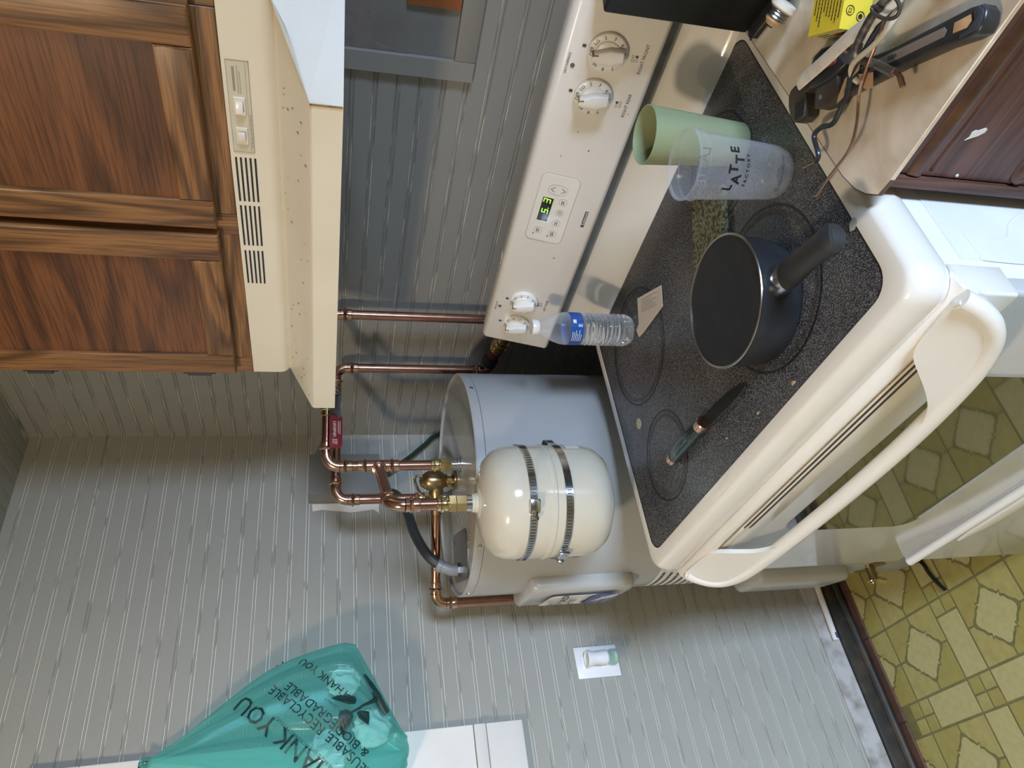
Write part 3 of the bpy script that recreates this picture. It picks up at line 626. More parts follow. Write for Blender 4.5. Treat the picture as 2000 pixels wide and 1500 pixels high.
# timer display
bm = B(); prism(bm, rrect(-0.0845, 0.0625, 0.0178, 0.0850, 0.011, 6), lambda a, b, h: PF(a, b, -0.0005+h), 0.0017, 0.0006, 1); dp = part('display_panel', bm, 'stove_white', sv)
bm = B(); annulus_pts = [rrect(-0.0845-k, 0.0625+k, 0.0178-k, 0.0850+k, 0.011+k, 6) for k in (0.0, 0.0006)]
rings(bm, [[PF(a, b, 0.0003) for a, b in p] for p in annulus_pts], False); part('border', bm, 'print_soft', dp, smooth=False)
bm = B(); prism(bm, [(-0.0377, 0.0543), (0.0135, 0.0543), (0.0135, 0.0733), (-0.0377, 0.0733)], lambda a, b, h: PF(a, b, 0.001+h), 0.0006); sc_ = part('screen', bm, 'screen', dp, smooth=False)
def seg7(bm, a0, t0, w, h, on_, k=0.0013):
    segs = dict(a=(0, h, w, h), d=(0, 0, w, 0), g=(0, h/2, w, h/2), f=(0, h/2, 0, h), e=(0, 0, 0, h/2), b=(w, h/2, w, h), c=(w, 0, w, h/2))
    for s in on_:
        x0, y0, x1, y1 = segs[s]; sl = 0.12
        q_ = [(x0-k/2, y0-k/2), (x1+k/2, y0-k/2), (x1+k/2, y1+k/2), (x0-k/2, y1+k/2)]
        prism(bm, [(a0+x+y*sl, t0+y) for x, y in q_], lambda a, b, hh: PF(a, b, 0.0016+hh), 0.0003)
bm = B(); seg7(bm, -0.0195, 0.0585, 0.0068, 0.0105, 'afgcd'); seg7(bm, 0.0030, 0.0590, 0.0068, 0.0115, 'abgcd'); prism(bm, circ(-0.0082, 0.0592, 0.0009, 8), lambda a, b, h: PF(a, b, 0.0016+h), 0.0003)
part('digits', bm, 'led', sc_, smooth=False)
bm = B(); oval = rrect(0.0225, 0.0430, 0.0345, 0.0690, 0.0102, 6); rings(bm, [[PF(a, b, 0.0014) for a, b in p] for p in (oval, [(0.03275+(a-0.03275)*0.95, 0.05175+(b-0.05175)*0.97) for a, b in oval])], False)
part('arrow_button', bm, 'print_soft', dp, smooth=False)
bm = B()
for tt, s in ((0.0605, 1), (0.0425, -1)):
    for sx in (-1, 1):
        prism(bm, [(0.03275, tt+s*0.0030), (0.03275, tt+s*0.0044), (0.03275+sx*0.0050, tt-s*0.0024), (0.03275+sx*0.0050, tt-s*0.0038)], lambda a, b, h: PF(a, b, 0.0013+h), 0.0002)
part('arrows', bm, 'print_grey', dp, smooth=False)
for a, t in ((0.0100, 0.0368), (-0.0132, 0.0370), (-0.0372, 0.0373), (-0.0605, 0.0655), (-0.0633, 0.0385)):
    bm = B(); annulus(bm, lambda p_, q_, h: PF(a+p_, t+q_, 0.0013+h), 0.0070, 0.0074, 0.0002, 24); bt = part('button', bm, 'print_soft', dp, smooth=False)
    bm = B()
    if abs(a+0.0132) < 0.001: annulus(bm, lambda p_, q_, h: PF(a+p_, t+q_, 0.0013+h), 0.0034, 0.0041, 0.0002, 20); prism(bm, circ(a, t, 0.0009, 8), lambda p_, q_, h: PF(p_, q_, 0.0013+h), 0.0002)
    else: dashes(bm, lambda p_, q_: PF(a+p_, t+q_, 0.0015), -0.0045, 0.0050, 0.0010, 2, 0.0032, 0.0016, int(1000*abs(a)), 0.2, (0.001, 0.0022))
    part('button_print', bm, 'print_grey', bt, smooth=False)
for a, t in ((-0.0700, 0.0725), (-0.0705, 0.0455)):
    bm = B(); prism(bm, circ(a, t, 0.0013, 10), lambda p_, q_, h: PF(p_, q_, 0.0013+h), 0.0002); part('indicator_dot', bm, 'print_grey', dp, smooth=False)
bm = B(); prism(bm, [(-0.0340, -0.0128), (0.0015, -0.0128), (0.0015, -0.0068), (-0.0340, -0.0068)], lambda a, b, h: PF(a, b, 0.0003+h), 0.0004); lg = part('nameplate', bm, 'print_grey', sv, smooth=False)
lettering([('Kenmore', 0.0076, -0.0145, -0.0098, 0, 0.01)], lambda a, b: PF(a, b, 0.0009), 'print_white', lg)
bm = B()
for a, t, w in ((0.121, 0.024, 0.0012), (0.10, 0.065, 0.0008), (0.15, 0.05, 0.0008), (-0.12, 0.02, 0.0012), (0.20, -0.016, 0.0007)): prism(bm, [(a-w, t-w*0.6), (a+w, t-w*1.2), (a+w*1.3, t+w*0.4), (a-w*0.4, t+w)], lambda p_, q_, h: PF(p_, q_, 0.0006+h), 0.0003)
part('grime_specks', bm, 'print_grey', sv, smooth=False, kind='stuff')
# oven door
DY = -0.281
dr = part('oven_door', box(B(), -0.371, 0.376, DY, -0.245, 0.393, 0.868, 0.006, 3), 'oven_grey', sv)
bm = B(); cap = [(-0.245, 0.871), (-0.272, 0.871), (-0.283, 0.868), (-0.289, 0.861), (-0.2895, 0.856), (-0.286, 0.853), (-0.2855, 0.850), (-0.2875, 0.845), (-0.2875, 0.806), (-0.2845, 0.802), (-0.245, 0.802)]
part('door_cap', ext(cap, -0.373, 0.379, bev=0.003), 'stove_white', dr, angle=0.9)
for zz in (0.8435, 0.8340):
    v_ = part('vent_slot', box(B(), -0.165, 0.270, -0.2883, -0.2865, zz-0.0011, zz+0.0013), 'near_black', dr)
    part('rust', box(B(), -0.16, 0.262, -0.2880, -0.2868, zz-0.0028, zz-0.0011), 'rust_stain', v_)
part('seam_line', box(B(), -0.33, 0.36, -0.2880, -0.2860, 0.8505, 0.8515), 'rust_stain', dr)
win = rrect(-0.1985, 0.2400, 0.5020, 0.7600, 0.035, 5)
bm = B(); prism(bm, win, lambda a, b, h: V((a, DY-h+0.001, b)), 0.0016); gw = part('oven_window', bm, 'oven_glass', dr, smooth=False)
bm = B()
for k in range(96):
    z_ = 0.530+k*0.0021; box(bm, 0.2345, 0.2405, DY-0.0010, DY-0.0004, z_, z_+0.0009)
for k in range(150):
    x_ = -0.165+k*0.0025; box(bm, x_, x_+0.0010, DY-0.0010, DY-0.0004, 0.5015, 0.507)
part('printed_border', bm, 'oven_grey', gw, smooth=False, kind='stuff')
# handle: bowed bar that widens into broad ends
hp = [(-0.347, -0.288, 0.866), (-0.350, -0.296, 0.846), (-0.344, -0.306, 0.822), (-0.322, -0.313, 0.802), (-0.27, -0.318, 0.792), (-0.15, -0.321, 0.787), (0.0, -0.322, 0.785), (0.15, -0.321, 0.788), (0.27, -0.317, 0.798), (0.325, -0.312, 0.811), (0.353, -0.306, 0.830), (0.366, -0.297, 0.852), (0.370, -0.288, 0.872)]
hs_ = spline(hp, 6); hd = part('handle', tube(B(), hs_, 0.0122, 16, True, 0.92, up=(0, 1, 0)), 'stove_white', dr, angle=1.2)
inn = {1: [(0.190, -0.320, 0.797), (0.215, -0.317, 0.806), (0.236, -0.312, 0.820), (0.254, -0.305, 0.836), (0.270, -0.298, 0.852), (0.284, -0.291, 0.864), (0.302, -0.287, 0.870), (0.335, -0.286, 0.873), (0.360, -0.286, 0.875)],
       -1: [(-0.150, -0.320, 0.793), (-0.178, -0.317, 0.800), (-0.200, -0.312, 0.814), (-0.216, -0.305, 0.830), (-0.230, -0.298, 0.846), (-0.246, -0.291, 0.857), (-0.270, -0.287, 0.864), (-0.305, -0.286, 0.867), (-0.338, -0.286, 0.869)]}
for s in (1, -1):
    barp = [V(p_) for p_ in (hp[7:] if s > 0 else hp[5::-1])]; bs = spline(barp, 8); ii = spline(inn[s], 6); n_ = 26
    bs = [bs[round(k*(len(bs)-1)/n_)] for k in range(n_+1)]; ii = [ii[round(k*(len(ii)-1)/n_)] for k in range(n_+1)]
    bm = B(); R = []
    for a, b in zip(bs, ii):
        nn_ = V((0, -0.75, 0.66)); a2, b2 = V(a)+nn_*0.0085, V(b)+nn_*0.0055; R.append([bm.verts.new(p_) for p_ in (a2, a2.lerp(b2, 0.5)-nn_*0.0015, b2, V(b)-nn_*0.004, V(a)-nn_*0.004)])
    for p_, q_ in zip(R, R[1:]):
        for k in range(5): bm.faces.new((p_[k], p_[(k+1) % 5], q_[(k+1) % 5], q_[k]))
    bm.faces.new(R[0][::-1]); bm.faces.new(R[-1]); part('handle_bracket', bm, 'stove_white', hd, angle=0.7)
# storage drawer
dw = part('drawer', box(B(), -0.371, 0.376, DY, -0.245, 0.075, 0.378, 0.006, 3), 'oven_grey', sv)
part('drawer_lip', tube(B(), [(-0.366, DY-0.002, 0.372), (0.372, DY-0.002, 0.372)], 0.009, 14), 'stove_white', dw)
bm = B(); prism(bm, [(-0.27, 0.338), (-0.23, 0.345), (0.255, 0.345), (0.295, 0.338), (0.255, 0.312), (-0.20, 0.312)], lambda a, b, h: V((a, DY-h, b)), 0.006, 0.0025, 2); part('drawer_pull', bm, 'stove_white', dw)
part('gap_shade_strip', box(B(), -0.368, 0.373, -0.270, -0.25, 0.382, 0.390), 'near_black', sv)  # black strip darkening the gap between oven door and drawer
part('plinth', box(B(), -0.34, 0.34, -0.20, 0.30, 0.0, 0.06), 'near_black', sv)

# ================================================================== water heater
HC = V((0.355, -0.378, 0)); HR = 0.26; HT = 1.195
wh = thing('water_heater', (HC.x, HC.y, 0), 'tall grey electric water heater standing in the corner beside the stove', 'water heater')
part('jacket', lathe(B(), HC, [(HR, 0.03), (HR, 1.172), (HR-0.0012, 1.1735)], 96), 'heater_grey', wh)
part('base_ring', lathe(B(), HC, [(HR-0.006, 0.0), (HR-0.006, 0.03)], 64), 'near_black', wh)
part('top_rim', lathe(B(), HC, [(HR-0.0012, 1.1740), (HR+0.0004, 1.1755), (HR+0.0004, HT-0.003), (HR-0.002, HT), (HR-0.004, HT+0.0002), (HR-0.006, HT-0.001), (HR-0.0068, HT-0.004), (HR-0.012, 1.1740)], 96), 'heater_grey', wh)
tp = part('top_pan', lathe(B(), HC, [(HR-0.0065, 1.176), (HR-0.0075, 1.1895), (HR-0.012, 1.1905), (HR-0.03, 1.1915), (0.02, 1.1935), (0.004, 1.1935)], 96), 'heater_top', wh)
for an in (22, 100, 178, 262, 300):
    a = math.radians(an); d = V((math.cos(a), math.sin(a), 0)); part('screw', prof(B(), HC+d*(HR-0.001)+V((0, 0, 1.184)), d, [(0, 0.005), (0.003, 0.0045), (0.004, 0.002)], 12), 'steel', wh)
def hang(ang, z, h=0.0, r=HR):   # point on the jacket; ang in degrees
    a = math.radians(ang); return V((HC.x+(r+h)*math.cos(a), HC.y+(r+h)*math.sin(a), z))
def access(name, a0, a1, z0, z1, dep, mat, par):
    bm = B(); n = 12; R = []
    for ins, h in ((0.0, 0.0002), (0.0, dep*0.55), (0.004, dep*0.85), (0.010, dep)):
        da = math.degrees(ins/HR); pts = []
        poly = rrect(0, 1, 0, 1, 0.08, 3)
        for u, v in poly: pts.append(hang(a0+da+(a1-a0-2*da)*u, z0+ins+(z1-z0-2*ins)*v, h))
        R.append(pts)
    rings(bm, R, False); c0 = [bm.verts.new(p) for p in R[-1]]; bm.faces.new(c0)
    return part(name, bm, mat, par, angle=0.9)
a0, a1 = 239.0, 277.5
cv = access('access_cover', a0, a1, 0.817, 1.060, 0.030, 'heater_cover', wh)
def cover_pt(u, v, h=0.0): return hang(a0+(a1-a0)*u, 0.817+0.243*v, 0.0305+h)
bm = B(); lab = rrect(0.17, 0.80, 0.115, 0.80, 0.07, 4); split = 0.43
f1 = [bm.verts.new(cover_pt(u, v)) for u, v in lab]; bm.faces.new(f1); lo = part('label', bm, 'label_white', cv, 'white and blue maker label', smooth=False)
bm = B(); bl_ = [(u, v) for u, v in rrect(0.17, 0.80, 0.115, 0.40, 0.07, 4) if v < 0.35]+[(0.17, 0.34), (0.32, 0.395), (0.48, 0.41), (0.65, 0.395), (0.80, 0.34)]
cxm = sum(u for u, v in bl_)/len(bl_); cym = sum(v for u, v in bl_)/len(bl_); bl_.sort(key=lambda p: math.atan2(p[1]-cym, p[0]-cxm))
bm.faces.new([bm.verts.new(cover_pt(u, v, 0.0006)) for u, v in bl_]); part('label_band', bm, 'label_blue', lo, smooth=False)
gf = lambda a, b: cover_pt(0.485+a/0.18, b, 0.0012)
for t, s, dy in (('BRADFORD', 0.0215, 0.640), ('WHITE', 0.0215, 0.545)):
    bm = B(); put(bm, glyphs(t, s, bold=0.02), lambda a, b: cover_pt(0.485+a/0.175, dy+b/0.243, 0.0012)); part('lettering', bm, 'print_black', lo, smooth=False)
bm = B(); put(bm, glyphs('Built to be the Best', 0.0115), lambda a, b: cover_pt(0.485+a/0.175, 0.285+b/0.243, 0.0014)); part('lettering', bm, 'print_white', lo, smooth=False)
bm = B(); put(bm, glyphs('PROFESSIONAL', 0.008), lambda a, b: cover_pt(0.485+a/0.175, 0.20+b/0.243, 0.0014)); part('lettering', bm, 'print_white', lo, smooth=False)
bm = B(); put(bm, glyphs('BW', 0.020, bold=0.03), lambda a, b: cover_pt(0.485+a/0.175, 0.735+b/0.243, 0.0012)); part('emblem', bm, 'label_blue', lo, smooth=False)
part('screw', prof(B(), hang(263.6, 1.052, 0.006), hang(263.6, 0)-V((HC.x, HC.y, 0)), [(0, 0.0045), (0.003, 0.004)], 12), 'steel', cv)
lc = access('access_cover', 243.0, 271.0, 0.235, 0.488, 0.030, 'heater_cover', wh)
part('screw', prof(B(), hang(268.5, 0.480, 0.004), hang(268.5, 0)-V((HC.x, HC.y, 0)), [(0, 0.0045), (0.003, 0.004)], 12), 'steel', lc)
def jacket_patch(a0, a1, z0, z1, h=0.0006, n=10):
    bm = B(); lo_ = [bm.verts.new(hang(a0+(a1-a0)*k/n, z0, h)) for k in range(n+1)]; hi_ = [bm.verts.new(hang(a0+(a1-a0)*k/n, z1, h)) for k in range(n+1)]
    for k in range(n): bm.faces.new((lo_[k], lo_[k+1], hi_[k+1], hi_[k]))
    return bm
st = part('rating_sticker', jacket_patch(252, 283, 0.56, 0.752), 'label_white', wh, 'printed data sticker')
bm = B(); dashes(bm, lambda a, b: hang(267+a/0.0045, b, 0.0012), -0.055, 0.055, 0.735, 9, 0.019, 0.007, 9, 0.3, (0.003, 0.011)); part('lettering', bm, 'print_grey', st, smooth=False, kind='stuff')
dv = part('drain_valve', prof(B(), hang(264, 0.150, -0.004), hang(264, 0)-V((HC.x, HC.y, 0)), [(0, 0.040), (0.003, 0.040), (0.004, 0.012), (0.020, 0.010), (0.028, 0.011), (0.034, 0.011), (0.038, 0.007)], 20), 'bronze', wh)
p = hang(264, 0.150, 0.028); cyl_ = B(); cyl(cyl_, p, p+V((0.0, -0.006, -0.030)), 0.010, 0.008, 14); part('spout', cyl_, 'brass', dv)
bm = B(); tube(bm, [p+V((0.012*math.cos(t), -0.006, 0.008+0.010*math.sin(t))) for t in [2*PI*k/16 for k in range(17)]], 0.0022, 8); part('valve_wheel', bm, 'brass', dv)
# electrical plate on the heater top
bm = B(); prism(bm, rrect(-0.085, 0.085, -0.055, 0.055, 0.02, 4), lambda a, b, h: V((0.320+a*0.94+b*0.34, -0.548+b*0.94-a*0.34, 1.1918+h)), 0.0025, 0.0008, 1); ep = part('wiring_plate', bm, 'dull_steel', wh, 'grey metal wiring plate')
for u, v in ((-0.07, 0.035), (0.07, -0.03)):
    part('screw', prof(B(), V((0.320+u*0.94+v*0.34, -0.548+v*0.94-u*0.34, 1.194)), (0, 0, 1), [(0, 0.004), (0.002, 0.004), (0.003, 0.002)], 10), 'steel', ep)
bm = B()
for k in range(4): tube(bm, [V((0.42+k*0.012, -0.58-k*0.004+0.016*k, 1.1915)), V((0.33+k*0.012, -0.46+0.016*k, 1.1925))], 0.0018, 8)
part('pressed_ribs', bm, 'heater_top', tp)
NC, NH = V((0.436, -0.377, 0)), V((0.282, -0.375, 0))
for nn, top in ((NC, 1.222), (NH, 1.236)):
    bm = B(); prof(bm, nn+V((0, 0, 1.192)), (0, 0, 1), [(0, 0.020), (0.004, 0.020), (0.005, 0.0165), (0.010, 0.0165), (0.011, 0.0132), (top-1.192, 0.0132)], 24); part('nipple', bm, 'steel', wh)

# ================================================================== copper plumbing
RP = 0.0111
def fitting(p, d, mat, par, name='press_fitting'):
    pr = [(0.0, 0.0118), (0.001, 0.0133), (0.008, 0.0130), (0.0095, 0.0150), (0.0115, 0.0162), (0.0135, 0.0150), (0.015, 0.0128), (0.020, 0.0134), (0.027, 0.0130), (0.028, 0.0118)]
    return part(name, prof(B(), p, d, pr, 24), mat, par)
def elbow(corner, da, db, R, par, fa=True, fb=True):
    """da, db: directions leading away from the corner along the two legs"""
    c = V(corner); da, db = V(da).normalized(), V(db).normalized(); ang = da.angle(db); t = R/math.tan(ang/2)
    p0, p1 = c+da*t, c+db*t; bis = (da+db).normalized(); o = c+bis*(R/math.sin(ang/2)); n = 10; v0, v1 = p0-o, p1-o; q_ = v0.rotation_difference(v1)
    pts = [o+(Matrix.Rotation(q_.angle*k/n, 3, q_.axis) @ v0) for k in range(n+1)]
    e = part('elbow', tube(B(), pts, 0.0126, 20), 'copper_fit', par)
    if fa: fitting(p0, da, 'copper_fit', e, 'elbow_collar')
    if fb: fitting(p1, db, 'copper_fit', e, 'elbow_collar')
    return t
def pipe(a, b, par): return part('pipe', cyl(B(), a, b, RP, seg=24), 'copper', par)
def adapter(p, d, par, L=0.048):
    pr = [(0, 0.0118), (0.001, 0.0135), (0.006, 0.0135), (0.008, 0.0160), (0.011, 0.0160), (0.012, 0.0128), (0.019, 0.0140), (0.021, 0.0132)]
    a_ = part('adapter', prof(B(), p, d, pr, 24), 'brass', par); d = V(d).normalized()
    part('hex_nut', prof(B(), V(p)+d*0.021, d, [(0, 0.0150), (0.001, 0.0170), (0.013, 0.0170), (0.014, 0.0155), (0.015, 0.0165), (L-0.021, 0.0165)], 6), 'brass', a_); return a_
Zu = V((0, 0, 1)); Zd = -Zu
# cold line: from the nipple up, over a tee, then back behind the hood and down behind the stove
ZA, ZTEE = 1.490, 1.378; VA = V((0.575, -0.052, 0)); dA = V((VA.x-NC.x, VA.y-NC.y, 0)).normalized()
ca = thing('copper_pipe', (NC.x, NC.y, 1.222), 'copper pipe run with a tee and red-handled valve rising from the water heater', 'pipe')
at = lambda v, z: V((v.x, v.y, z))
adapter(at(NC, 1.262), Zd, ca, 0.046); pipe(at(NC, 1.258), at(NC, ZTEE-0.03), ca)
te = part('tee', cyl(B(), at(NC, ZTEE-0.022), at(NC, ZTEE+0.022), 0.0134, seg=24), 'copper_fit', ca)
fitting(at(NC, ZTEE-0.018), Zd, 'copper_fit', te, 'tee_collar'); fitting(at(NC, ZTEE+0.018), Zu, 'copper_fit', te, 'tee_collar')
TK = V((0.660, -0.599, 0)); dB = V((TK.x-NC.x, TK.y-NC.y, 0)).normalized()
part('tee_branch', prof(B(), at(NC, ZTEE), dB, [(0, 0.0130), (0.022, 0.0132), (0.023, 0.0155), (0.027, 0.0162), (0.031, 0.0150), (0.032, 0.0118)], 24), 'copper_fit', te)
pipe(at(NC, ZTEE)+dB*0.02, at(TK, ZTEE)-dB*0.028, ca)
elbow(at(TK, ZTEE), -dB, Zd, 0.026, ca); pipe(at(TK, ZTEE-0.03), at(TK, 1.290), ca); adapter(at(TK, 1.294), Zd, ca, 0.054)
pipe(at(NC, ZTEE+0.03), at(NC, ZA-0.03), ca); elbow(at(NC, ZA), Zd, dA, 0.028, ca)
LA = (VA-NC).length; pipe(at(NC, ZA)+dA*0.03, at(NC, ZA)+dA*0.118, ca); pipe(at(NC, ZA)+dA*0.205, at(VA, ZA)-dA*0.025, ca)
elbow(at(VA, ZA), -dA, Zd, 0.026, ca); pipe(at(VA, ZA-0.03), at(VA, 0.55), ca)
pv = at(NC, ZA)+dA*0.112
vb = part('ball_valve', prof(B(), pv, dA, [(0, 0.0120), (0.001, 0.0135), (0.012, 0.0135), (0.014, 0.0160), (0.018, 0.0160), (0.020, 0.0130), (0.030, 0.0145), (0.036, 0.0185), (0.062, 0.0185), (0.068, 0.0145), (0.078, 0.0130), (0.080, 0.0160), (0.084, 0.0160), (0.086, 0.0135), (0.096, 0.0135), (0.097, 0.0120)], 24), 'brass', ca)
nh = V((dA.y, -dA.x, 0)); sdir = (nh*0.90+Zd*0.42).normalized(); sc0 = pv+dA*0.048
part('stem', cyl(B(), sc0, sc0+sdir*0.040, 0.006, seg=14), 'brass', vb); part('stem_nut', prof(B(), sc0+sdir*0.040, sdir, [(0, 0.009), (0.008, 0.009), (0.009, 0.007)], 6), 'steel', vb)
lv = part('lever', obox(B(), sc0+sdir*0.037-dA*0.024+Zd*0.002, dA, Zu, sdir, 0.036, 0.0105, 0.0012, 0.0006, 1), 'near_black', vb)
gc = sc0+sdir*0.037-dA*0.088+Zd*0.003
up_ = sdir.cross(dA).normalized(); up_ = up_ if up_.z > 0 else -up_
bm = B(); prism(bm, rrect(-0.036, 0.036, -0.0145, 0.0145, 0.008, 4), lambda a, b, h: gc+dA*a+up_*b+sdir*(h-0.003), 0.006, 0.0012, 2); gp = part('lever_grip', bm, 'handle_red', lv, 'dark red plastic lever grip')
fg = lambda a, b: gc-dA*a*1.0-up_*b+sdir*0.0034
bm = B(); put(bm, glyphs('LEGEND', 0.0092, bold=0.02), fg, dx=-0.004, dy=-0.0045); part('lettering', bm, 'print_white', gp, smooth=False)
bm = B(); dashes(bm, fg, -0.022, 0.016, 0.0035, 2, -0.0040, 0.0016, 6, 0.3, (0.0012, 0.003)); dashes(bm, fg, 0.018, 0.030, 0.000, 3, 0.0042, 0.002, 8, 0.5, (0.0012, 0.003)); part('small_print', bm, 'print_white', gp, smooth=False, kind='stuff')
# hot line
ZH = 1.468; VH = V((0.377, -0.050, 0)); dH = V((VH.x-NH.x, VH.y-NH.y, 0)).normalized()
cb = thing('copper_pipe', (NH.x, NH.y, 1.236), 'plain copper pipe run behind the valve, going over and down to brass fittings', 'pipe')
adapter(at(NH, 1.282), Zd, cb, 0.050); pipe(at(NH, 1.278), at(NH, ZH-0.028), cb); elbow(at(NH, ZH), Zd, dH, 0.028, cb); pipe(at(NH, ZH)+dH*0.028, at(VH, ZH)-dH*0.025, cb)
elbow(at(VH, ZH), -dH, Zd, 0.026, cb); pipe(at(VH, ZH-0.03), at(VH, 1.115), cb)
fitting(at(VH, 1.120), Zd, 'copper_fit', cb); 
xd = V((1, 0, -0.22)).normalized(); b0 = at(VH, 1.098)
part('bent_pipe', tube(B(), spline([b0, b0+V((0, 0, -0.012)), b0+V((0.012, 0, -0.022)), b0+V((0.035, 0, -0.020))], 5), RP, 16), 'copper', cb)
q0 = at(VH, 1.082)+V((0.028, 0, 0))
part('coupling', prof(B(), q0, xd, [(0, 0.017), (0.002, 0.020), (0.020, 0.020), (0.022, 0.016), (0.030, 0.016)], 20), 'rubber', cb, 'dark old coupling')
part('red_collar', prof(B(), q0+xd*0.030, xd, [(0, 0.013), (0.002, 0.016), (0.022, 0.016), (0.026, 0.012)], 20), 'handle_red', cb, 'rusty red collar')
part('ribbed_nut', prof(B(), q0+xd*0.056, xd, [(0, 0.014), (0.002, 0.019), (0.006, 0.019), (0.008, 0.015), (0.012, 0.015), (0.014, 0.0215), (0.020, 0.0215), (0.022, 0.016), (0.027, 0.016), (0.029, 0.021), (0.036, 0.021), (0.038, 0.016), (0.055, 0.016)], 24), 'brass', cb)
pipe(q0+xd*0.11, q0+xd*0.30, cb)
# relief valve with its discharge pipe
TP = V((0.357, -0.372, 0)); EC = V((0.188, -0.604, 1.239)); dC = V((EC.x-TP.x, EC.y-TP.y, 0)).normalized()
rv = thing('relief_valve', (TP.x, TP.y, 1.184), 'bronze pressure relief valve with lever on top of the water heater', 'valve')
part('body', prof(B(), at(TP, 1.1925), Zu, [(0, 0.020), (0.003, 0.024), (0.006, 0.024), (0.007, 0.014), (0.012, 0.016), (0.022, 0.016), (0.024, 0.014), (0.034, 0.021), (0.040, 0.0235), (0.066, 0.0235), (0.072, 0.020), (0.082, 0.013), (0.086, 0.004)], 24), 'bronze', rv)
part('hex', prof(B(), at(TP, 1.2045), Zu, [(0, 0.018), (0.010, 0.018)], 6), 'brass', rv)
part('outlet', prof(B(), at(TP, 1.239), dC, [(0.015, 0.016), (0.030, 0.017), (0.040, 0.014), (0.050, 0.014), (0.051, 0.0165), (0.062, 0.0165), (0.064, 0.0135), (0.078, 0.0135)], 20), 'bronze', rv)
bm = B(); pl_ = at(TP, 1.272); tube(bm, spline([pl_+V((0.004, 0.004, -0.010)), pl_+V((0.010, 0.008, 0.012)), pl_+V((0.004, 0.0, 0.018)), pl_+V((-0.012, -0.020, 0.008)), pl_+V((-0.016, -0.032, -0.004))], 5), 0.0022, 8, True, 2.6); part('lever', bm, 'steel', rv)
cc_ = thing('copper_pipe', (EC.x, EC.y, 0.93), 'copper relief discharge pipe running down the left side of the water heater', 'pipe')
pipe(at(TP, 1.239)+dC*0.074, EC-dC*0.028, cc_); elbow(EC, -dC, Zd, 0.024, cc_); pipe(EC+Zd*0.028, V((EC.x, EC.y, 0.93)), cc_)

# ================================================================== expansion tank and its band clamps
TR = 0.106
tk = thing('expansion_tank', (TK.x, TK.y, 0.957), 'cream round expansion tank strapped to the water heater', 'tank')
part('shell', lathe(B(), at(TK, 0), [(0.010, 0.9675), (0.045, 0.9695), (0.070, 0.9740), (0.088, 0.983), (0.0995, 0.998), (0.1045, 1.013), (TR, 1.030), (TR, 1.0935), (TR+0.0018, 1.0955), (TR+0.0018, 1.1005), (TR, 1.1025), (TR, 1.155), (0.1035, 1.175), (0.096, 1.191), (0.080, 1.204), (0.055, 1.2125), (0.030, 1.2165), (0.010, 1.2175)], 72), 'tank_cream', tk)
part('neck', lathe(B(), at(TK, 0), [(0.030, 1.2155), (0.026, 1.2185), (0.0185, 1.2195), (0.0185, 1.2240), (0.0170, 1.2245), (0.0170, 1.2300)], 32), 'tank_cream', tk)
part('thread', lathe(B(), at(TK, 0), [(0.0155, 1.2295), (0.0155, 1.2400)], 24), 'steel', tk)
part('valve_cap', lathe(B(), at(TK, 0), [(0.020, 0.9640), (0.024, 0.9660), (0.024, 0.9720)], 24), 'black', tk)
def tank_patch(a0_, a1_, z0_, z1_):
    bm = B(); n = 8; P_ = lambda t, z: V((TK.x+(TR+0.0006)*math.cos(math.radians(t)), TK.y+(TR+0.0006)*math.sin(math.radians(t)), z))
    lo_ = [bm.verts.new(P_(a0_+(a1_-a0_)*k/n, z0_)) for k in range(n+1)]; hi_ = [bm.verts.new(P_(a0_+(a1_-a0_)*k/n, z1_)) for k in range(n+1)]
    for k in range(n): bm.faces.new((lo_[k], lo_[k+1], hi_[k+1], hi_[k]))
    return bm
part('sticker', tank_patch(35, 78, 1.030, 1.055), 'label_white', tk); part('sticker', tank_patch(215, 247, 1.022, 1.040), 'label_white', tk)
def clamp(z, a_scr, label, bulge):
    c = thing('band_clamp', (TK.x+TR, TK.y, z), label, 'clamp', 'steel band clamps around the expansion tank')
    n = 96; R = []
    def rad(t):
        d = (math.degrees(t)-bulge[0]+180) % 360-180; return TR+0.0010+bulge[1]*math.exp(-(d/bulge[2])**2)
    for rr, zz in ((0.0, -0.0068), (0.0012, -0.0068), (0.0012, 0.0068), (0.0, 0.0068)):
        R.append([V((TK.x+(rad(2*PI*k/n)+rr)*math.cos(2*PI*k/n), TK.y+(rad(2*PI*k/n)+rr)*math.sin(2*PI*k/n), z+zz)) for k in range(n)])
    part('band', rings(B(), R, False, True), 'steel', c)
    bm = B()
    for k in range(46):
        t = math.radians(a_scr-75+k*3.2); d = V((math.cos(t), math.sin(t), 0)); obox(bm, V((TK.x, TK.y, z))+d*(rad(t)+0.0014), d, Zu, d.cross(Zu), 0.0002, 0.0042, 0.0007)
    part('slots', bm, 'near_black', c, smooth=False, kind='stuff')
    t = math.radians(a_scr); d = V((math.cos(t), math.sin(t), 0)); tg = d.cross(Zu); p = V((TK.x, TK.y, z))+d*(TR+0.006)
    hs = part('screw_housing', obox(B(), p, d, Zu, tg, 0.005, 0.0095, 0.011, 0.002), 'steel', c)
    bm = B(); prof(bm, p+tg*0.011, tg, [(0, 0.0045), (0.008, 0.0045), (0.009, 0.007), (0.014, 0.007)], 6); part('screw', bm, 'dull_steel', hs)
clamp(1.139, -32, 'upper steel band clamp on the cream expansion tank', (100, 0.004, 12)); clamp(1.073, -88, 'lower steel band clamp on the cream expansion tank, looped at the back', (72, 0.012, 11))

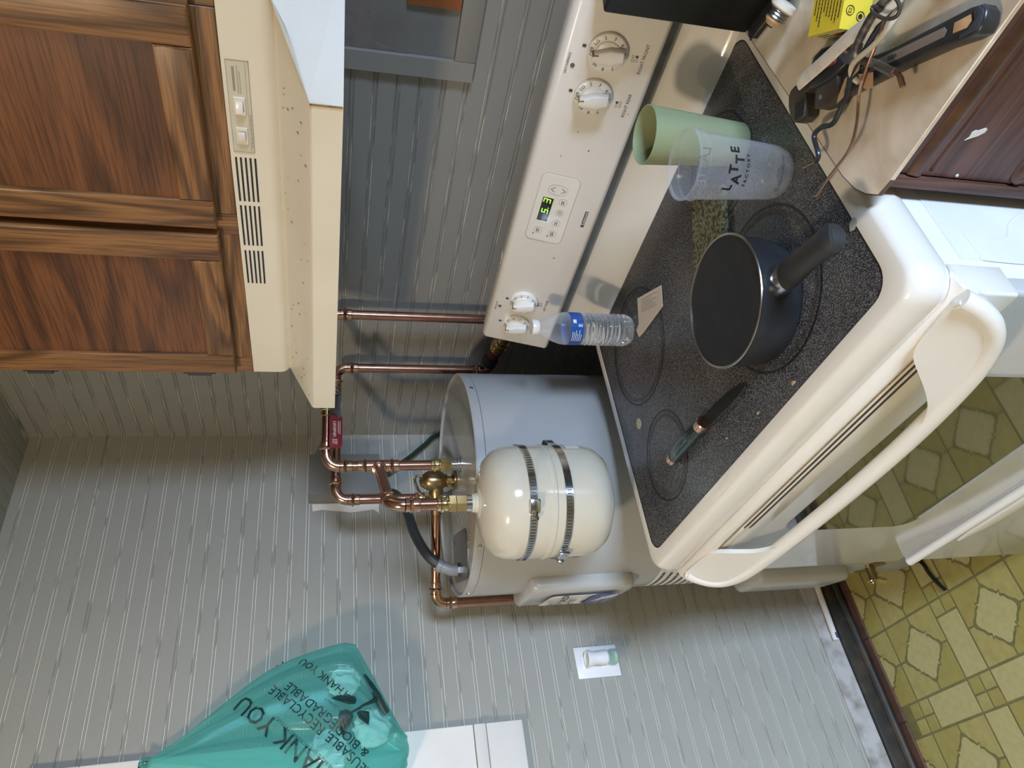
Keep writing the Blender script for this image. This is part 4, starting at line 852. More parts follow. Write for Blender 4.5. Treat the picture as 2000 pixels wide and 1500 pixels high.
# ================================================================== wiring and small wall things
wbx = thing('wiring_box', (0.025, -0.163, 1.345), 'grey metal wiring box on the bead-board wall behind the pipes', 'box')
part('case', box(B(), -0.001, 0.048, -0.226, -0.101, 1.345, 1.534, 0.002), 'box_grey', wbx)
part('cover', box(B(), 0.0485, 0.0515, -0.2275, -0.0995, 1.3435, 1.5355, 0.001), 'box_grey', wbx)
cd = thing('conduit', (0.29, -0.565, 1.188), 'black flexible conduit arching from the wiring box to the heater top', 'conduit')
pts = [(0.03, -0.205, 1.344), (0.035, -0.215, 1.325), (0.075, -0.245, 1.306), (0.15, -0.315, 1.294), (0.235, -0.405, 1.292), (0.285, -0.475, 1.287), (0.300, -0.530, 1.266), (0.297, -0.556, 1.240)]
part('hose', tube(B(), spline(pts, 8), 0.0118, 16), 'rubber', cd)
part('connector', prof(B(), (0.297, -0.555, 1.246), (-0.05, -0.25, -0.55), [(0, 0.0125), (0.002, 0.016), (0.012, 0.016), (0.013, 0.0135), (0.026, 0.0135)], 18), 'grey_plastic', cd)
bm = B(); tube(bm, spline([(0.2955, -0.563, 1.228), (0.294, -0.568, 1.214), (0.293, -0.569, 1.196)], 5), 0.0128, 16); part('elbow', bm, 'grey_plastic', cd)
part('lock_nut', prof(B(), (0.293, -0.569, 1.1945), (0, 0, 1), [(0, 0.017), (0.005, 0.017)], 8), 'dull_steel', cd)
gc_ = B(); tube(gc_, spline([(0.046, -0.165, 1.345), (0.05, -0.150, 1.31), (0.036, -0.105, 1.258), (0.030, -0.055, 1.206), (0.026, -0.022, 1.172), (0.022, -0.012, 1.12), (0.022, -0.012, 0.9)], 8), 0.0068, 12)
solo('green_cable', gc_, 'green_cable', (0.022, -0.012, 0.9), 'dark green cable hanging down the corner behind the heater', 'cable')
op = thing('outlet', (0.001, -0.7135, 0.803), 'white outlet plate low on the bead-board wall', 'outlet')
part('plate', box(B(), 0.0002, 0.0060, -0.7533, -0.6740, 0.7455, 0.8620, 0.002), 'outlet_white', op)
part('receptacle', box(B(), 0.0062, 0.0080, -0.731, -0.697, 0.758, 0.795, 0.001), 'outlet_white', op)
part('receptacle', box(B(), 0.0062, 0.0080, -0.731, -0.697, 0.812, 0.849, 0.001), 'outlet_white', op)
af = thing('air_freshener', (0.030, -0.712, 0.757), 'plug-in air freshener with a little glass bottle, in the wall outlet', 'air freshener')
c_ = (0.032, -0.712, 0)
def oval(zz, rx, ry, n=24): return [V((c_[0]+rx*math.cos(2*PI*k/n), c_[1]+ry*math.sin(2*PI*k/n), zz)) for k in range(n)]
part('housing', rings(B(), [oval(0.784, 0.015, 0.0155), oval(0.788, 0.018, 0.0185), oval(0.806, 0.0175, 0.018), oval(0.816, 0.0165, 0.0165), oval(0.828, 0.018, 0.0185), oval(0.838, 0.021, 0.0215), oval(0.8405, 0.0205, 0.021), oval(0.8405, 0.017, 0.0175), oval(0.834, 0.015, 0.0155)]), 'outlet_white', af)
part('vent', rings(B(), [oval(0.8365, 0.0168, 0.0172), oval(0.8385, 0.010, 0.012), oval(0.8385, 0.003, 0.004)]), 'jar_cream', af)
part('plug', box(B(), 0.0082, 0.016, -0.725, -0.699, 0.812, 0.835, 0.002), 'outlet_white', af)
bt = part('glass_bottle', rings(B(), [oval(0.7575, 0.006, 0.006), oval(0.757, 0.014, 0.0145), oval(0.761, 0.0185, 0.019), oval(0.774, 0.019, 0.0195), oval(0.781, 0.016, 0.0165), oval(0.788, 0.010, 0.010)]), 'jar_glass', af)
part('liquid', rings(B(), [oval(0.7595, 0.012, 0.0125), oval(0.763, 0.0165, 0.017), oval(0.7695, 0.017, 0.0175)]), 'jar_cream', bt)
bm = B(); cyl(bm, (0.0155, -0.500, 0.0775), (0.0155, -0.7155, 0.090), 0.0085, seg=18); cyl(bm, (0.0155, -0.7157, 0.090), (0.0155, -0.7162, 0.090), 0.006, seg=12)
pp = thing('white_pipe', (0.0155, -0.61, 0.08), 'short white plastic pipe resting against the bare strip at the wall foot', 'pipe')
part('tube', bm, 'pvc', pp); part('stamp', box(B(), 0.0225, 0.0243, -0.712, -0.696, 0.0855, 0.0915), 'label_blue', pp)
bm = B(); tube(bm, spline([(0.300, -0.56, 0.006), (0.345, -0.635, 0.006), (0.352, -0.665, 0.007), (0.362, -0.695, 0.008), (0.374, -0.722, 0.006)], 6), 0.0045, 10); solo('loose_wire', bm, 'black', (0.35, -0.65, 0.001), 'short black wire end lying on the yellow vinyl below the oven', 'wire')

# ================================================================== things on the cooktop
ZG = ZC+0.0007
# saucepan
PC = V((1.223, -0.614, ZG))
pan = thing('saucepan', PC, 'black nonstick saucepan with a grey handle on the front right burner', 'saucepan')
outer = [(0.030, 0.0), (0.074, 0.0), (0.080, 0.003), (0.0835, 0.010), (0.0865, 0.030), (0.0885, 0.064), (0.0897, 0.0655)]
inner = [(0.0878, 0.0655), (0.0868, 0.064), (0.0845, 0.030), (0.080, 0.009), (0.072, 0.0045), (0.030, 0.004), (0.003, 0.004)]
part('outside', lathe(B(), PC, outer, 72), 'pan_black', pan); part('inside', lathe(B(), PC, inner, 72, False), 'pan_inside', pan)
part('rim', lathe(B(), PC, [(0.0898, 0.0642), (0.0904, 0.0655), (0.0898, 0.0668), (0.0884, 0.0672), (0.0872, 0.0664), (0.0872, 0.0650)], 72, False), 'pan_rim', pan)
hdir = V((0.895, -0.445, 0)).normalized(); h0 = PC+hdir*0.084+V((0, 0, 0.040))
fe = B(); tube(fe, [h0-hdir*0.002, h0+hdir*0.006, h0+hdir*0.022], [0.0215, 0.0205, 0.0178], 20, True, 0.85, up=(0, 0, 1)); fr_ = part('ferrule', fe, 'steel', pan, 'bright metal handle collar')
hb = B(); tube(hb, spline([h0+hdir*0.012, h0+hdir*0.032+V((0, 0, 0.002)), h0+hdir*0.070+V((0, 0, 0.012)), h0+hdir*0.125+V((0, 0, 0.022)), h0+hdir*0.131+V((0, 0, 0.022))], 6), [0.0182]*6+[0.0172]*6+[0.0164]*6+[0.0172]*6+[0.0158], 20, True, 0.80, up=(0, 0, 1))
hn = part('handle', hb, 'handle_grey', pan)
hm = h0+hdir*0.103+V((0, 0, 0.0182)); hu = V((-hdir.y, hdir.x, 0)); ht_ = (hdir+V((0, 0, 0.18))).normalized(); hnrm = ht_.cross(hu); hnrm = hnrm if hnrm.z > 0 else -hnrm
bm = B(); annulus(bm, lambda a, b, h: hm+ht_*a+hu*b+hnrm*(0.0118+h-0.0024*(abs(b)/0.009)**2), 0.0085, 0.0095, 0.0006, 28); part('emblem_ring', bm, 'pan_black', hn)
bm = B(); put(bm, glyphs('GS', 0.009), lambda a, b: hm+hu*a*1.0+ht_*b+hnrm*0.0127); part('emblem', bm, 'pan_black', hn, smooth=False)
# knife
kn = thing('kitchen_knife', (1.0, -0.650, ZG), 'small black knife with green marbled handle and rose-gold fittings on the cooktop', 'knife')
ka = V((0.878, -0.648, 0)); kb_ = V((1.1225, -0.669, 0)); kd = (kb_-ka).normalized(); kp = V((-kd.y, kd.x, 0)); K = lambda a, b, z: V((ka.x, ka.y, ZG))+kd*a+kp*b+V((0, 0, z))
tube_ = B(); tube(tube_, spline([K(0.010, 0, 0.0112), K(0.045, 0.001, 0.0125), K(0.085, 0.0, 0.0125), K(0.112, 0, 0.0112)], 6), [0.0105, 0.0108, 0.011, 0.0115, 0.012, 0.0122]+[0.0124]*6+[0.0122, 0.012, 0.0115, 0.0112, 0.011, 0.0108]+[0.0106], 18, True, 0.88, up=(0, 0, 1))
part('handle', tube_, 'green_marble', kn)
part('end_cap', prof(B(), K(-0.001, 0, 0.0110), kd, [(0, 0.0090), (0.001, 0.0104), (0.012, 0.0108)], 20), 'rose_gold', kn)
part('bolster', prof(B(), K(0.111, 0, 0.0118), kd, [(0, 0.0105), (0.003, 0.0112), (0.012, 0.0116), (0.016, 0.0125), (0.018, 0.0115)], 20), 'rose_gold', kn)
bl_ = [(0.126, 0.0095), (0.150, 0.0105), (0.200, 0.0085), (0.228, 0.004), (0.2455, -0.0045), (0.240, -0.0095), (0.222, -0.0120), (0.190, -0.0130), (0.135, -0.0125), (0.128, -0.0105)]
bm = B(); prism(bm, bl_, lambda a, b, h: K(a, b, 0.0105-0.0086*(a-0.126)/0.12+h), 0.0013, 0.0004, 1); bd = part('blade', bm, 'blade', kn)
bm = B(); prism(bm, [(0.2455, -0.0045), (0.240, -0.0095), (0.222, -0.0120), (0.190, -0.0130), (0.135, -0.0125), (0.135, -0.0118), (0.190, -0.0122), (0.222, -0.0111), (0.239, -0.0088)], lambda a, b, h: K(a, b, 0.0107-0.0086*(a-0.126)/0.12+h), 0.0013); part('sharpened_edge', bm, 'steel', bd, smooth=False)
# green cup
def cup_profile(rb, rt, h, t, n=6): 
    o_ = [(rb*0.55, 0.0), (rb*0.93, 0.0), (rb, 0.003)]+[(rb+(rt-rb)*k/n, 0.003+(h-0.003)*k/n) for k in range(1, n+1)]
    return o_+[(rt-t*0.5, h+0.0006), (rt-t, h)]+[(rb-t+(rt-rb)*k/n, 0.004+(h-0.004)*k/n) for k in range(n-1, -1, -1)]+[(0.002, 0.004)]
GC = V((1.314, -0.383, ZG)); gcup = solo('plastic_cup', lathe(B(), GC, cup_profile(0.0305, 0.0405, 0.150, 0.0018), 64), 'cup_green', GC, 'sage green plastic tumbler at the back of the cooktop', 'cup')
# clear printed cup
CC = V((1.352, -0.503, ZG)); CH, CRB, CRT = 0.143, 0.0335, 0.0430
cc2 = thing('plastic_cup', CC, 'clear plastic coffee cup printed LATTE FACTORY, standing before the green tumbler', 'cup')
prf = [(0.012, 0.001), (0.024, 0.0), (0.0285, 0.003), (0.0325, 0.010), (CRB+0.001, 0.018)]+[(CRB+0.001+(CRT-0.0015-CRB)*k/5, 0.018+(0.128-0.018)*k/5) for k in range(1, 6)]+[(CRT+0.0003, 0.1295), (CRT+0.0008, CH-0.003)]
part('wall', lathe(B(), CC, prf, 72, False), 'cup_clear', cc2)
part('rim', lathe(B(), CC, [(CRT+0.0008, CH-0.0035), (CRT+0.0022, CH-0.002), (CRT+0.0022, CH), (CRT+0.0008, CH+0.001), (CRT-0.0006, CH), (CRT-0.0006, CH-0.003)], 72, False), 'cup_clear', cc2)
part('bead_line', lathe(B(), CC, [(CRT-0.0004, 0.1275), (CRT+0.0012, 0.1285), (CRT-0.0004, 0.1295)], 72, False), 'cup_clear', cc2)
th0 = math.atan2(CAM.y-CC.y, CAM.x-CC.x)
def cupf(side, zc):
    def f(a, b):
        z = zc+b; r = CRB+0.001+(CRT-CRB-0.0015)*max(0, (z-0.018))/0.110+0.0005; t = th0+side*a/r if side > 0 else th0+PI+a/r+0.0
        return V((CC.x+r*math.cos(t), CC.y+r*math.sin(t), CC.z+z))
    return f
for i, ch in enumerate('LATTE'):
    bm = B(); put(bm, glyphs(ch, 0.0172, bold=0.035), cupf(1, 0.0905+(0.004 if i % 2 == 0 else -0.003)-0.0022*(i-2)*0.3), dx=(i-2)*0.0122); part('letter', bm, 'print_black', cc2, smooth=False)
bm = B(); put(bm, glyphs('F A C T O R Y', 0.0066, bold=0.02), cupf(1, 0.0745)); part('lettering', bm, 'print_black', cc2, smooth=False)
bm = B(); put(bm, glyphs('@thelattefactory', 0.0058), cupf(1, 0.0235), dx=0.003, sx=1.0); part('lettering', bm, 'print_ghost', cc2, smooth=False)
bm = B(); ci = cupf(1, 0.0235)
for rr in (0.0030, 0.0015):
    pts = [ci(-0.0215+x, y) for x, y in rrect(-rr, rr, -rr, rr, rr*0.5 if rr > 0.002 else rr*0.98, 3)]; pts2 = [ci(-0.0215+x*0.8, y*0.8) for x, y in rrect(-rr, rr, -rr, rr, rr*0.5 if rr > 0.002 else rr*0.98, 3)]
    rings(bm, [pts, pts2], False)
part('camera_icon', bm, 'print_ghost', cc2, smooth=False)
bm = B(); put(bm, glyphs('LATTE', 0.0185, bold=0.012), cupf(-1, 0.0955), sx=1.0); part('lettering', bm, 'print_ghost', cc2, smooth=False)
# water bottle
BC = V((0.858, -0.335, ZG))
wbt = thing('water_bottle', BC, 'clear ribbed water bottle with a blue label at the back left of the cooktop', 'bottle')
def wob(z): return 0.0006*math.sin(z*720)
pr = [(0.008, 0.006), (0.018, 0.002), (0.026, 0.001), (0.0295, 0.006), (0.0318, 0.014)]+[(0.0310+0.0010*math.sin(z*760), z) for z in [0.018+k*0.0022 for k in range(38)]]+[(0.0306, 0.103), (0.0312, 0.107), (0.0312, 0.131), (0.0318, 0.134), (0.0300, 0.146), (0.0255, 0.160), (0.0195, 0.173), (0.0145, 0.181), (0.0132, 0.184), (0.0150, 0.185), (0.0132, 0.186), (0.0122, 0.188), (0.0122, 0.198)]
part('shell', lathe(B(), BC, pr, 64), 'bottle_clear', wbt)
part('water', lathe(B(), BC, [(0.006, 0.0075), (0.018, 0.0035), (0.0255, 0.0030), (0.0285, 0.007), (0.0306, 0.014)]+[(0.0300+0.0009*math.sin(z*760), z) for z in [0.018+k*0.0022 for k in range(37)]]+[(0.0296, 0.101), (0.004, 0.1012)], 48), 'water', wbt)
lb = part('label', lathe(B(), BC, [(0.0316, 0.1065), (0.0317, 0.119), (0.0316, 0.1315)], 64, False), 'bottle_label', wbt, 'bright blue paper label')
tb = math.atan2(CAM.y-BC.y, CAM.x-BC.x)
bf = lambda a, b: V((BC.x+0.0320*math.cos(tb+a/0.032), BC.y+0.0320*math.sin(tb+a/0.032), BC.z+0.119+b))
bm = B(); dashes(bm, bf, -0.026, -0.002, 0.0085, 6, 0.0034, 0.0013, 12, 0.25, (0.001, 0.0035)); part('small_print', bm, 'print_white', lb, smooth=False, kind='stuff')
bm = B(); bm.faces.new([bm.verts.new(bf(a, b)) for a, b in ((0.011, 0.002), (0.0185, 0.002), (0.0185, 0.0085), (0.011, 0.0085))]); bc_ = part('barcode_patch', bm, 'label_white', lb, smooth=False)
bm = B(); dashes(bm, bf, 0.004, 0.0125, -0.0035, 3, 0.0030, 0.0018, 15, 0.3, (0.0012, 0.003)); part('deposit_print', bm, 'print_white', lb, smooth=False, kind='stuff')
part('cap', lathe(B(), BC, [(0.0145, 0.1885), (0.0150, 0.190), (0.0150, 0.200), (0.0142, 0.2015), (0.004, 0.202)], 40), 'knob_white', wbt)
# paper packet, scouring pad, coin, splash
pk = thing('paper_packet', (0.945, -0.362, ZG), 'small torn paper packet printed with black lines, beside the water bottle', 'packet')
P4 = [V((0.9245, -0.3123, 0)), V((1.013, -0.3659, 0)), V((0.9951, -0.4004, 0)), V((0.905, -0.3830, 0)), V((0.8860, -0.3770, 0)), V((0.8847, -0.3583, 0)), V((0.9000, -0.3560, 0))]
cpk = sum(P4, V((0, 0, 0)))/len(P4)
bm = B(); prism(bm, [(p.x, p.y) for p in P4[::-1]], lambda a, b, h: V((a, b, ZG+0.0006+0.010*max(0, ((a-cpk.x)**2+(b-cpk.y)**2))*8+h)), 0.0010); part('paper', bm, 'paper', pk, smooth=False)
e1 = (P4[1]-P4[0]).normalized(); e2 = V((e1.y, -e1.x, 0)); o0 = P4[0]+e2*0.0+V((0, 0, ZG))
bm = B(); dashes(bm, lambda a, b: o0+e1*a+e2*(-b)+V((0, 0, 0.0024)), 0.018, 0.088, -0.008, 6, 0.0045, 0.0013, 31, 0.22, (0.002, 0.008))
part('lettering', bm, 'print_soft', pk, smooth=False, kind='stuff')
sp_ = thing('scouring_pad', (1.175, -0.412, ZG), 'worn green scouring pad lying between the clear cup and the saucepan', 'scouring pad')
pd = [V((1.1686, -0.338, 0)), V((1.2300, -0.418, 0)), V((1.2120, -0.466, 0)), V((1.160, -0.520, 0)), V((1.080, -0.495, 0)), V((1.1150, -0.440, 0))]
pd = [V((1.197, -0.322, 0)), V((1.258, -0.400, 0)), V((1.190, -0.507, 0)), V((1.1236, -0.4418, 0))]
def padq(u, v): a = pd[0].lerp(pd[1], u); b = pd[3].lerp(pd[2], u); return a.lerp(b, v)
bm = B(); rr = rrect(0.0, 1.0, 0.0, 1.0, 0.06, 4); rings(bm, [[V((*padq(u, v).xy, ZG+z)) for u, v in [(0.5+(a-0.5)*s, 0.5+(b-0.5)*s) for a, b in rr]] for s, z in ((0.985, 0.0), (1.0, 0.002), (1.0, 0.0075), (0.985, 0.0095))]); part('pad', bm, 'pad_green', sp_)
solo('coin', prof(B(), (0.786, -0.508, ZG), (0, 0, 1), [(0, 0.0098), (0.0002, 0.0105), (0.0014, 0.0105), (0.0016, 0.0098)], 28), 'coin', (0.786, -0.508, ZG), 'pale round disc lying on the cooktop near the tank', 'disc')
bm = B(); prism(bm, [(-0.011, -0.003), (-0.004, -0.007), (0.006, -0.005), (0.011, 0.002), (0.005, 0.007), (-0.006, 0.005)], lambda a, b, h: V((1.3995+a*0.8, -0.6600+b*0.9, ZG+h)), 0.0006); solo('dried_spill', bm, 'coin', (1.3995, -0.66, ZG), 'small dried spill on the glass by the right cooktop edge', 'spill', smooth=False)
for i, (x, y, s, lab_) in enumerate(((1.205, -0.737, 0.0042, 'little brown crumb on the glass before the saucepan'), (1.118, -0.722, 0.003, 'little brown crumb between saucepan and knife tip'), (1.030, -0.705, 0.002, 'tiny brown crumb below the knife blade'))):
    bm = B(); prism(bm, [(-s, -s*0.4), (s*0.3, -s*0.6), (s, 0), (s*0.2, s*0.5), (-s*0.6, s*0.5)], lambda a, b, h: V((x+a, y+b, ZG+h)), 0.0012); solo('crumb', bm, 'kraft', (x, y, ZG), lab_, 'crumb', 'crumbs on the cooktop', smooth=False)

# ================================================================== counter and lower cabinet at the right
CX0 = 1.449
lcab = thing('lower_cabinet', (1.8, -0.32, 0.0), 'dark walnut laminate lower cabinet right of the stove', 'cabinet')
part('body', box(B(), CX0+0.002, 2.35, -0.636, -0.01, 0.10, 0.9165), 'walnut', lcab); part('toe_kick', box(B(), CX0+0.02, 2.33, -0.57, -0.05, 0.0, 0.10), 'near_black', lcab)
part('face_stile', box(B(), CX0+0.001, 1.4635, -0.658, -0.637, 0.10, 0.9160, 0.002), 'walnut', lcab)
dd = part('drawer_front', box(B(), 1.4645, 1.86, -0.652, -0.637, 0.13, 0.9145, 0.002), 'walnut_x', lcab)
def groove(pts, r, par): bm = B(); tube(bm, spline(pts, 6), r, 12, True, 0.45, up=(0, 1, 0)); return part('routed_groove', bm, 'walnut_groove', par)
groove([(1.470, -0.6525, 0.8775), (1.478, -0.6525, 0.8785), (1.60, -0.6525, 0.8785), (1.86, -0.6525, 0.8785)], 0.0095, dd)
groove([(1.4755, -0.6525, 0.8595), (1.482, -0.6525, 0.8595), (1.60, -0.6525, 0.8595), (1.86, -0.6525, 0.8595)], 0.0022, dd)
groove([(1.4760, -0.6525, 0.740), (1.482, -0.6525, 0.7445), (1.56, -0.6525, 0.7445), (1.86, -0.6525, 0.7445)], 0.0100, dd)
part('drawer_front', box(B(), 1.863, 2.33, -0.652, -0.637, 0.13, 0.9145, 0.002), 'walnut_x', lcab)
bm = B(); poly = [(-0.0165, 0.006), (-0.008, 0.0055), (0.004, 0.0055), (0.014, 0.003), (0.0165, -0.001), (0.0135, -0.004), (0.002, -0.0035), (-0.003, -0.0055), (-0.009, -0.0040), (-0.0105, 0.003)]
prism(bm, [(p_*0.30-q_*0.75, p_*-0.92*0.62-q_*0.30) for p_, q_ in poly], lambda a, b, h: V((1.5205+a, -0.6521-h, 0.840+b)), 0.0008); part('paint_splash', bm, 'splash_white', dd, 'blob of pale spilled paint', smooth=False)
part('paint_drop', prof(B(), (1.4690, -0.652, 0.8225), (0, -1, 0), [(0, 0.002), (0.001, 0.0015)], 10), 'splash_white', dd)
ctp = thing('countertop', (1.8, -0.33, 0.9172), 'beige marbled laminate countertop right of the stove', 'countertop')
cpoly = [(1.427, -0.262), (1.452, -0.262), (1.452, -0.004), (2.36, -0.004), (2.36, -0.6735), (1.470, -0.6745), (1.449, -0.672), (1.438, -0.656), (1.431, -0.638), (1.427, -0.610)]
bm = B(); prism(bm, cpoly, lambda a, b, h: V((a, b, 0.9172+h)), 0.0053, 0.0004, 1); part('slab', bm, 'laminate', ctp, smooth=False)
bm = B()
for (x0, y0_), (x1, y1_) in zip(cpoly[5:], cpoly[6:]+[(1.427, -0.262)]):
    d = V((x1-x0, y1_-y0_, 0)); 
    if d.length > 0.3: d = d.normalized()*0.345
    obox(bm, V((x0, y0_, 0.9198))+d/2, d, Zu, d.cross(Zu), d.length/2, 0.0025, 0.0007)
part('edge_line', bm, 'laminate_edge', ctp, smooth=False)
part('backsplash', box(B(), 1.50, 2.36, -0.022, -0.003, 0.923, 1.01, 0.003), 'laminate', ctp)
ZK = 0.9228; KO = V((0.004, -0.0095, 0))
# black appliance at the back
bx = thing('black_appliance', (1.56, -0.24, ZK), 'big black boxy appliance at the back of the countertop', 'appliance')
A0 = V((1.4345, -0.3030, 0)); ea = V((0.86, -0.36, 0)).normalized(); eb = V((0.39, 0.92, 0)).normalized()
def ob(a, b, z): return V((A0.x, A0.y, 0))+ea*a+eb*b+V((0, 0, z))
eb = V((-ea.y, ea.x, 0))
bm = B(); obox(bm, ob(0.16, 0.10, ZK+0.118), ea, eb, Zu, 0.16, 0.10, 0.106, 0.004, 2); part('case', bm, 'black', bx)
bm = B(); obox(bm, ob(0.16, 0.080, ZK+0.0075), ea, eb, Zu, 0.153, 0.092, 0.0065); part('base', bm, 'near_black', bx)
bm = B(); obox(bm, ob(0.16, -0.0125, ZK+0.010), ea, eb, Zu, 0.156, 0.0012, 0.0012); part('trim_line', bm, 'dull_steel', bx)
# fuse, yellow carton
fu = thing('plug_fuse', (1.475, -0.345, ZK), 'old screw-in plug fuse lying before the black appliance', 'fuse')
fd = V((-0.75, -0.05, 0.22)).normalized(); fp = V((1.502, -0.352, ZK+0.0175))
part('body', prof(B(), fp, fd, [(0, 0.013), (0.001, 0.0155), (0.008, 0.0165), (0.010, 0.0150)], 28), 'jar_cream', fu)
part('thread', prof(B(), fp+fd*0.010, fd, [(0, 0.0130), (0.002, 0.0142), (0.004, 0.0130), (0.006, 0.0142), (0.008, 0.0130), (0.010, 0.0142), (0.012, 0.0125)], 28), 'dull_steel', fu)
part('insulator', prof(B(), fp+fd*0.0219, fd, [(0, 0.0122), (0.003, 0.0118), (0.009, 0.0060)], 24), 'fuse_tan', fu); part('contact', prof(B(), fp+fd*0.0308, fd, [(0, 0.0048), (0.002, 0.004)], 16), 'near_black', fu)
yb = thing('yellow_carton', (1.556, -0.465, ZK), 'small yellow carton with black print, behind the wrench', 'carton')
yA = V((1.5415, -0.5033, 0)); y1_ = V((-0.58, 0.815, 0)).normalized(); y2_ = V((0.815, 0.58, 0)).normalized(); YH = 0.0355
def YB(a, b, z): return yA+y2_*a+y1_*b+V((0, 0, ZK+z))
LA_, LB_ = 0.066, 0.056
def quad(ps): bm = B(); bm.faces.new([bm.verts.new(p) for p in ps]); return bm
bm = B(); obox(bm, YB(LA_/2, LB_/2, YH/2), y2_, y1_, Zu, LA_/2, LB_/2, YH/2, 0.0004, 1); ybo = part('box', bm, 'carton_yellow', yb, smooth=False)
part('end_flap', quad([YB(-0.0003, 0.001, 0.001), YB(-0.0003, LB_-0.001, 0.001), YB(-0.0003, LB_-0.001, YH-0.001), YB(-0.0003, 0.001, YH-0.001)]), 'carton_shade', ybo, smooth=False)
tf = lambda a, b: YB(a, b, YH+0.0006); ff = lambda a, b: YB(a, -0.0006, b); lf = lambda a, b: YB(-0.0008, a, b)
bm = B(); dashes(bm, lambda a, b: tf(LA_-a, LB_-b), 0.004, 0.062, 0.050, 9, 0.0055, 0.0016, 41, 0.2, (0.0012, 0.004)); part('top_print', bm, 'print_black', ybo, smooth=False, kind='stuff')
bm = B(); dashes(bm, lambda a, b: ff(0.066-a, YH-b), 0.003, 0.030, 0.030, 6, 0.0048, 0.0014, 43, 0.2, (0.001, 0.003)); part('front_print', bm, 'print_black', ybo, smooth=False, kind='stuff')
for u, v in ((0.0195, 0.0265), (0.0150, 0.0125)):
    bm = B(); annulus(bm, lambda a, b, h: YB(u+a, -0.0003-h, v+b), 0.0045, 0.0051, 0.0004, 24); ri = part('approval_ring', bm, 'print_black', ybo, smooth=False)
    bm = B()
    if u < 0.017: prism(bm, circ(u, v, 0.0026, 14), lambda a, b, h: YB(a, -0.0003-h, b), 0.0004)
    else: put(bm, glyphs('E2', 0.0055), lambda a, b: ff(u+a, v+b))
    part('approval_mark', bm, 'print_black', ri, smooth=False)
bm = B(); dashes(bm, lambda a, b: lf(LB_-a, YH-b), 0.010, 0.034, 0.026, 4, 0.0065, 0.0022, 47, 0.25, (0.001, 0.0035)); part('end_print', bm, 'print_grey', ybo, smooth=False, kind='stuff')
bm = B(); prism(bm, [(0.010*math.cos(2*PI*k/16)+0.018, 0.0045*math.sin(2*PI*k/16)+0.020) for k in range(16)], lambda a, b, h: YB(-0.0005-h, a, b), 0.0004); part('red_mark', bm, 'red_print', ybo, smooth=False)
bm = B(); prism(bm, [(0.0042*math.cos(2*PI*k/12)+0.010, 0.0042*math.sin(2*PI*k/12)+0.020) for k in range(12)], lambda a, b, h: YB(-0.0008-h, a, b), 0.0005); part('black_mark', bm, 'print_black', ybo, smooth=False)
# pipe wrench
wr = thing('pipe_wrench', (1.50, -0.55, ZK), 'black ten-inch pipe wrench lying across the countertop', 'wrench')
WO = V((1.478, -0.527, 0)); wa = V((0.745, -0.667, 0)).normalized(); wp = V((0.667, 0.745, 0)).normalized()
def WQ(a, b, z): return V((WO.x, WO.y, ZK))+wa*a+wp*b+V((0, 0, z))
def wprism(poly, z0, h, bev=0.0015): bm = B(); prism(bm, poly, lambda a, b, hh: WQ(a, b, z0+hh), h, bev, 2); return bm
hpoly = [(0.010, -0.0150), (0.060, -0.0140), (0.120, -0.0120), (0.175, -0.0125), (0.205, -0.0155), (0.216, -0.0145), (0.2205, -0.008), (0.2215, 0.002), (0.217, 0.0090), (0.205, 0.0110), (0.170, 0.0105), (0.110, 0.0112), (0.050, 0.0135), (0.010, 0.0150)]
hw = part('handle', wprism(hpoly, 0.001, 0.0185, 0.003), 'wrench_black', wr, angle=0.9)
part('inlay', wprism([(0.062, -0.0052), (0.178, -0.0048), (0.181, 0.0), (0.178, 0.0042), (0.062, 0.0050)], 0.0190, 0.0010, 0.0003), 'wrench_inlay', hw, 'brown inlay strip')
part('end_grip', wprism([(0.196, -0.0130), (0.215, -0.0125), (0.2195, -0.006), (0.2205, 0.002), (0.2155, 0.0075), (0.210, 0.006), (0.212, -0.003), (0.206, -0.009), (0.197, -0.0100)], 0.0195, 0.0014, 0.0005), 'wrench_blue', hw)
part('hang_hole', wprism([(0.188, -0.0055), (0.203, -0.0065), (0.208, -0.002), (0.207, 0.0040), (0.189, 0.0035)], 0.0190, 0.0009, 0.0002), 'fuse_tan', hw)
wf = lambda a, b: WQ(0.128+a, b, 0.0204)
for tx, dx, s in (('10in', -0.014, 0.0075), ('HUSKY', -0.052, 0.0085)):
    bm = B(); put(bm, glyphs(tx, s, bold=0.01), lambda a, b: WQ(0.128+dx-a*-1.0, b*1.0, 0.0204)); part('lettering', bm, 'print_black', hw, smooth=False)
part('housing', wprism([(-0.008, 0.012), (-0.010, 0.030), (-0.004, 0.0415), (0.010, 0.0465), (0.026, 0.044), (0.040, 0.030), (0.052, 0.014), (0.030, 0.006), (-0.004, 0.004)], 0.0, 0.027, 0.003), 'wrench_black', wr, angle=0.9)
hj = part('heel_jaw', wprism([(0.000, -0.0185), (0.012, -0.0195), (0.026, -0.0185), (0.040, -0.0140), (0.036, 0.009), (0.000, 0.009)], 0.002, 0.022, 0.0015), 'wrench_brown', wr)
bm = B()
for k in range(8): obox(bm, WQ(-0.0007, -0.0165+k*0.003, 0.013), wa, wp, Zu, 0.0010, 0.0008, 0.0105)
part('teeth', bm, 'wrench_black', hj, smooth=False, kind='stuff')
jw = part('hook_jaw', wprism([(-0.0540, 0.012), (-0.0535, 0.000), (-0.0490, -0.0130), (-0.0420, -0.0225), (-0.0300, -0.0240), (-0.0215, -0.0205), (-0.0200, -0.004), (-0.0220, 0.0070), (-0.010, 0.0100), (0.030, 0.0110), (0.030, 0.0190), (-0.015, 0.0215), (-0.042, 0.0215), (-0.050, 0.0185)], 0.003, 0.020, 0.002), 'wrench_brown', wr, angle=0.9)
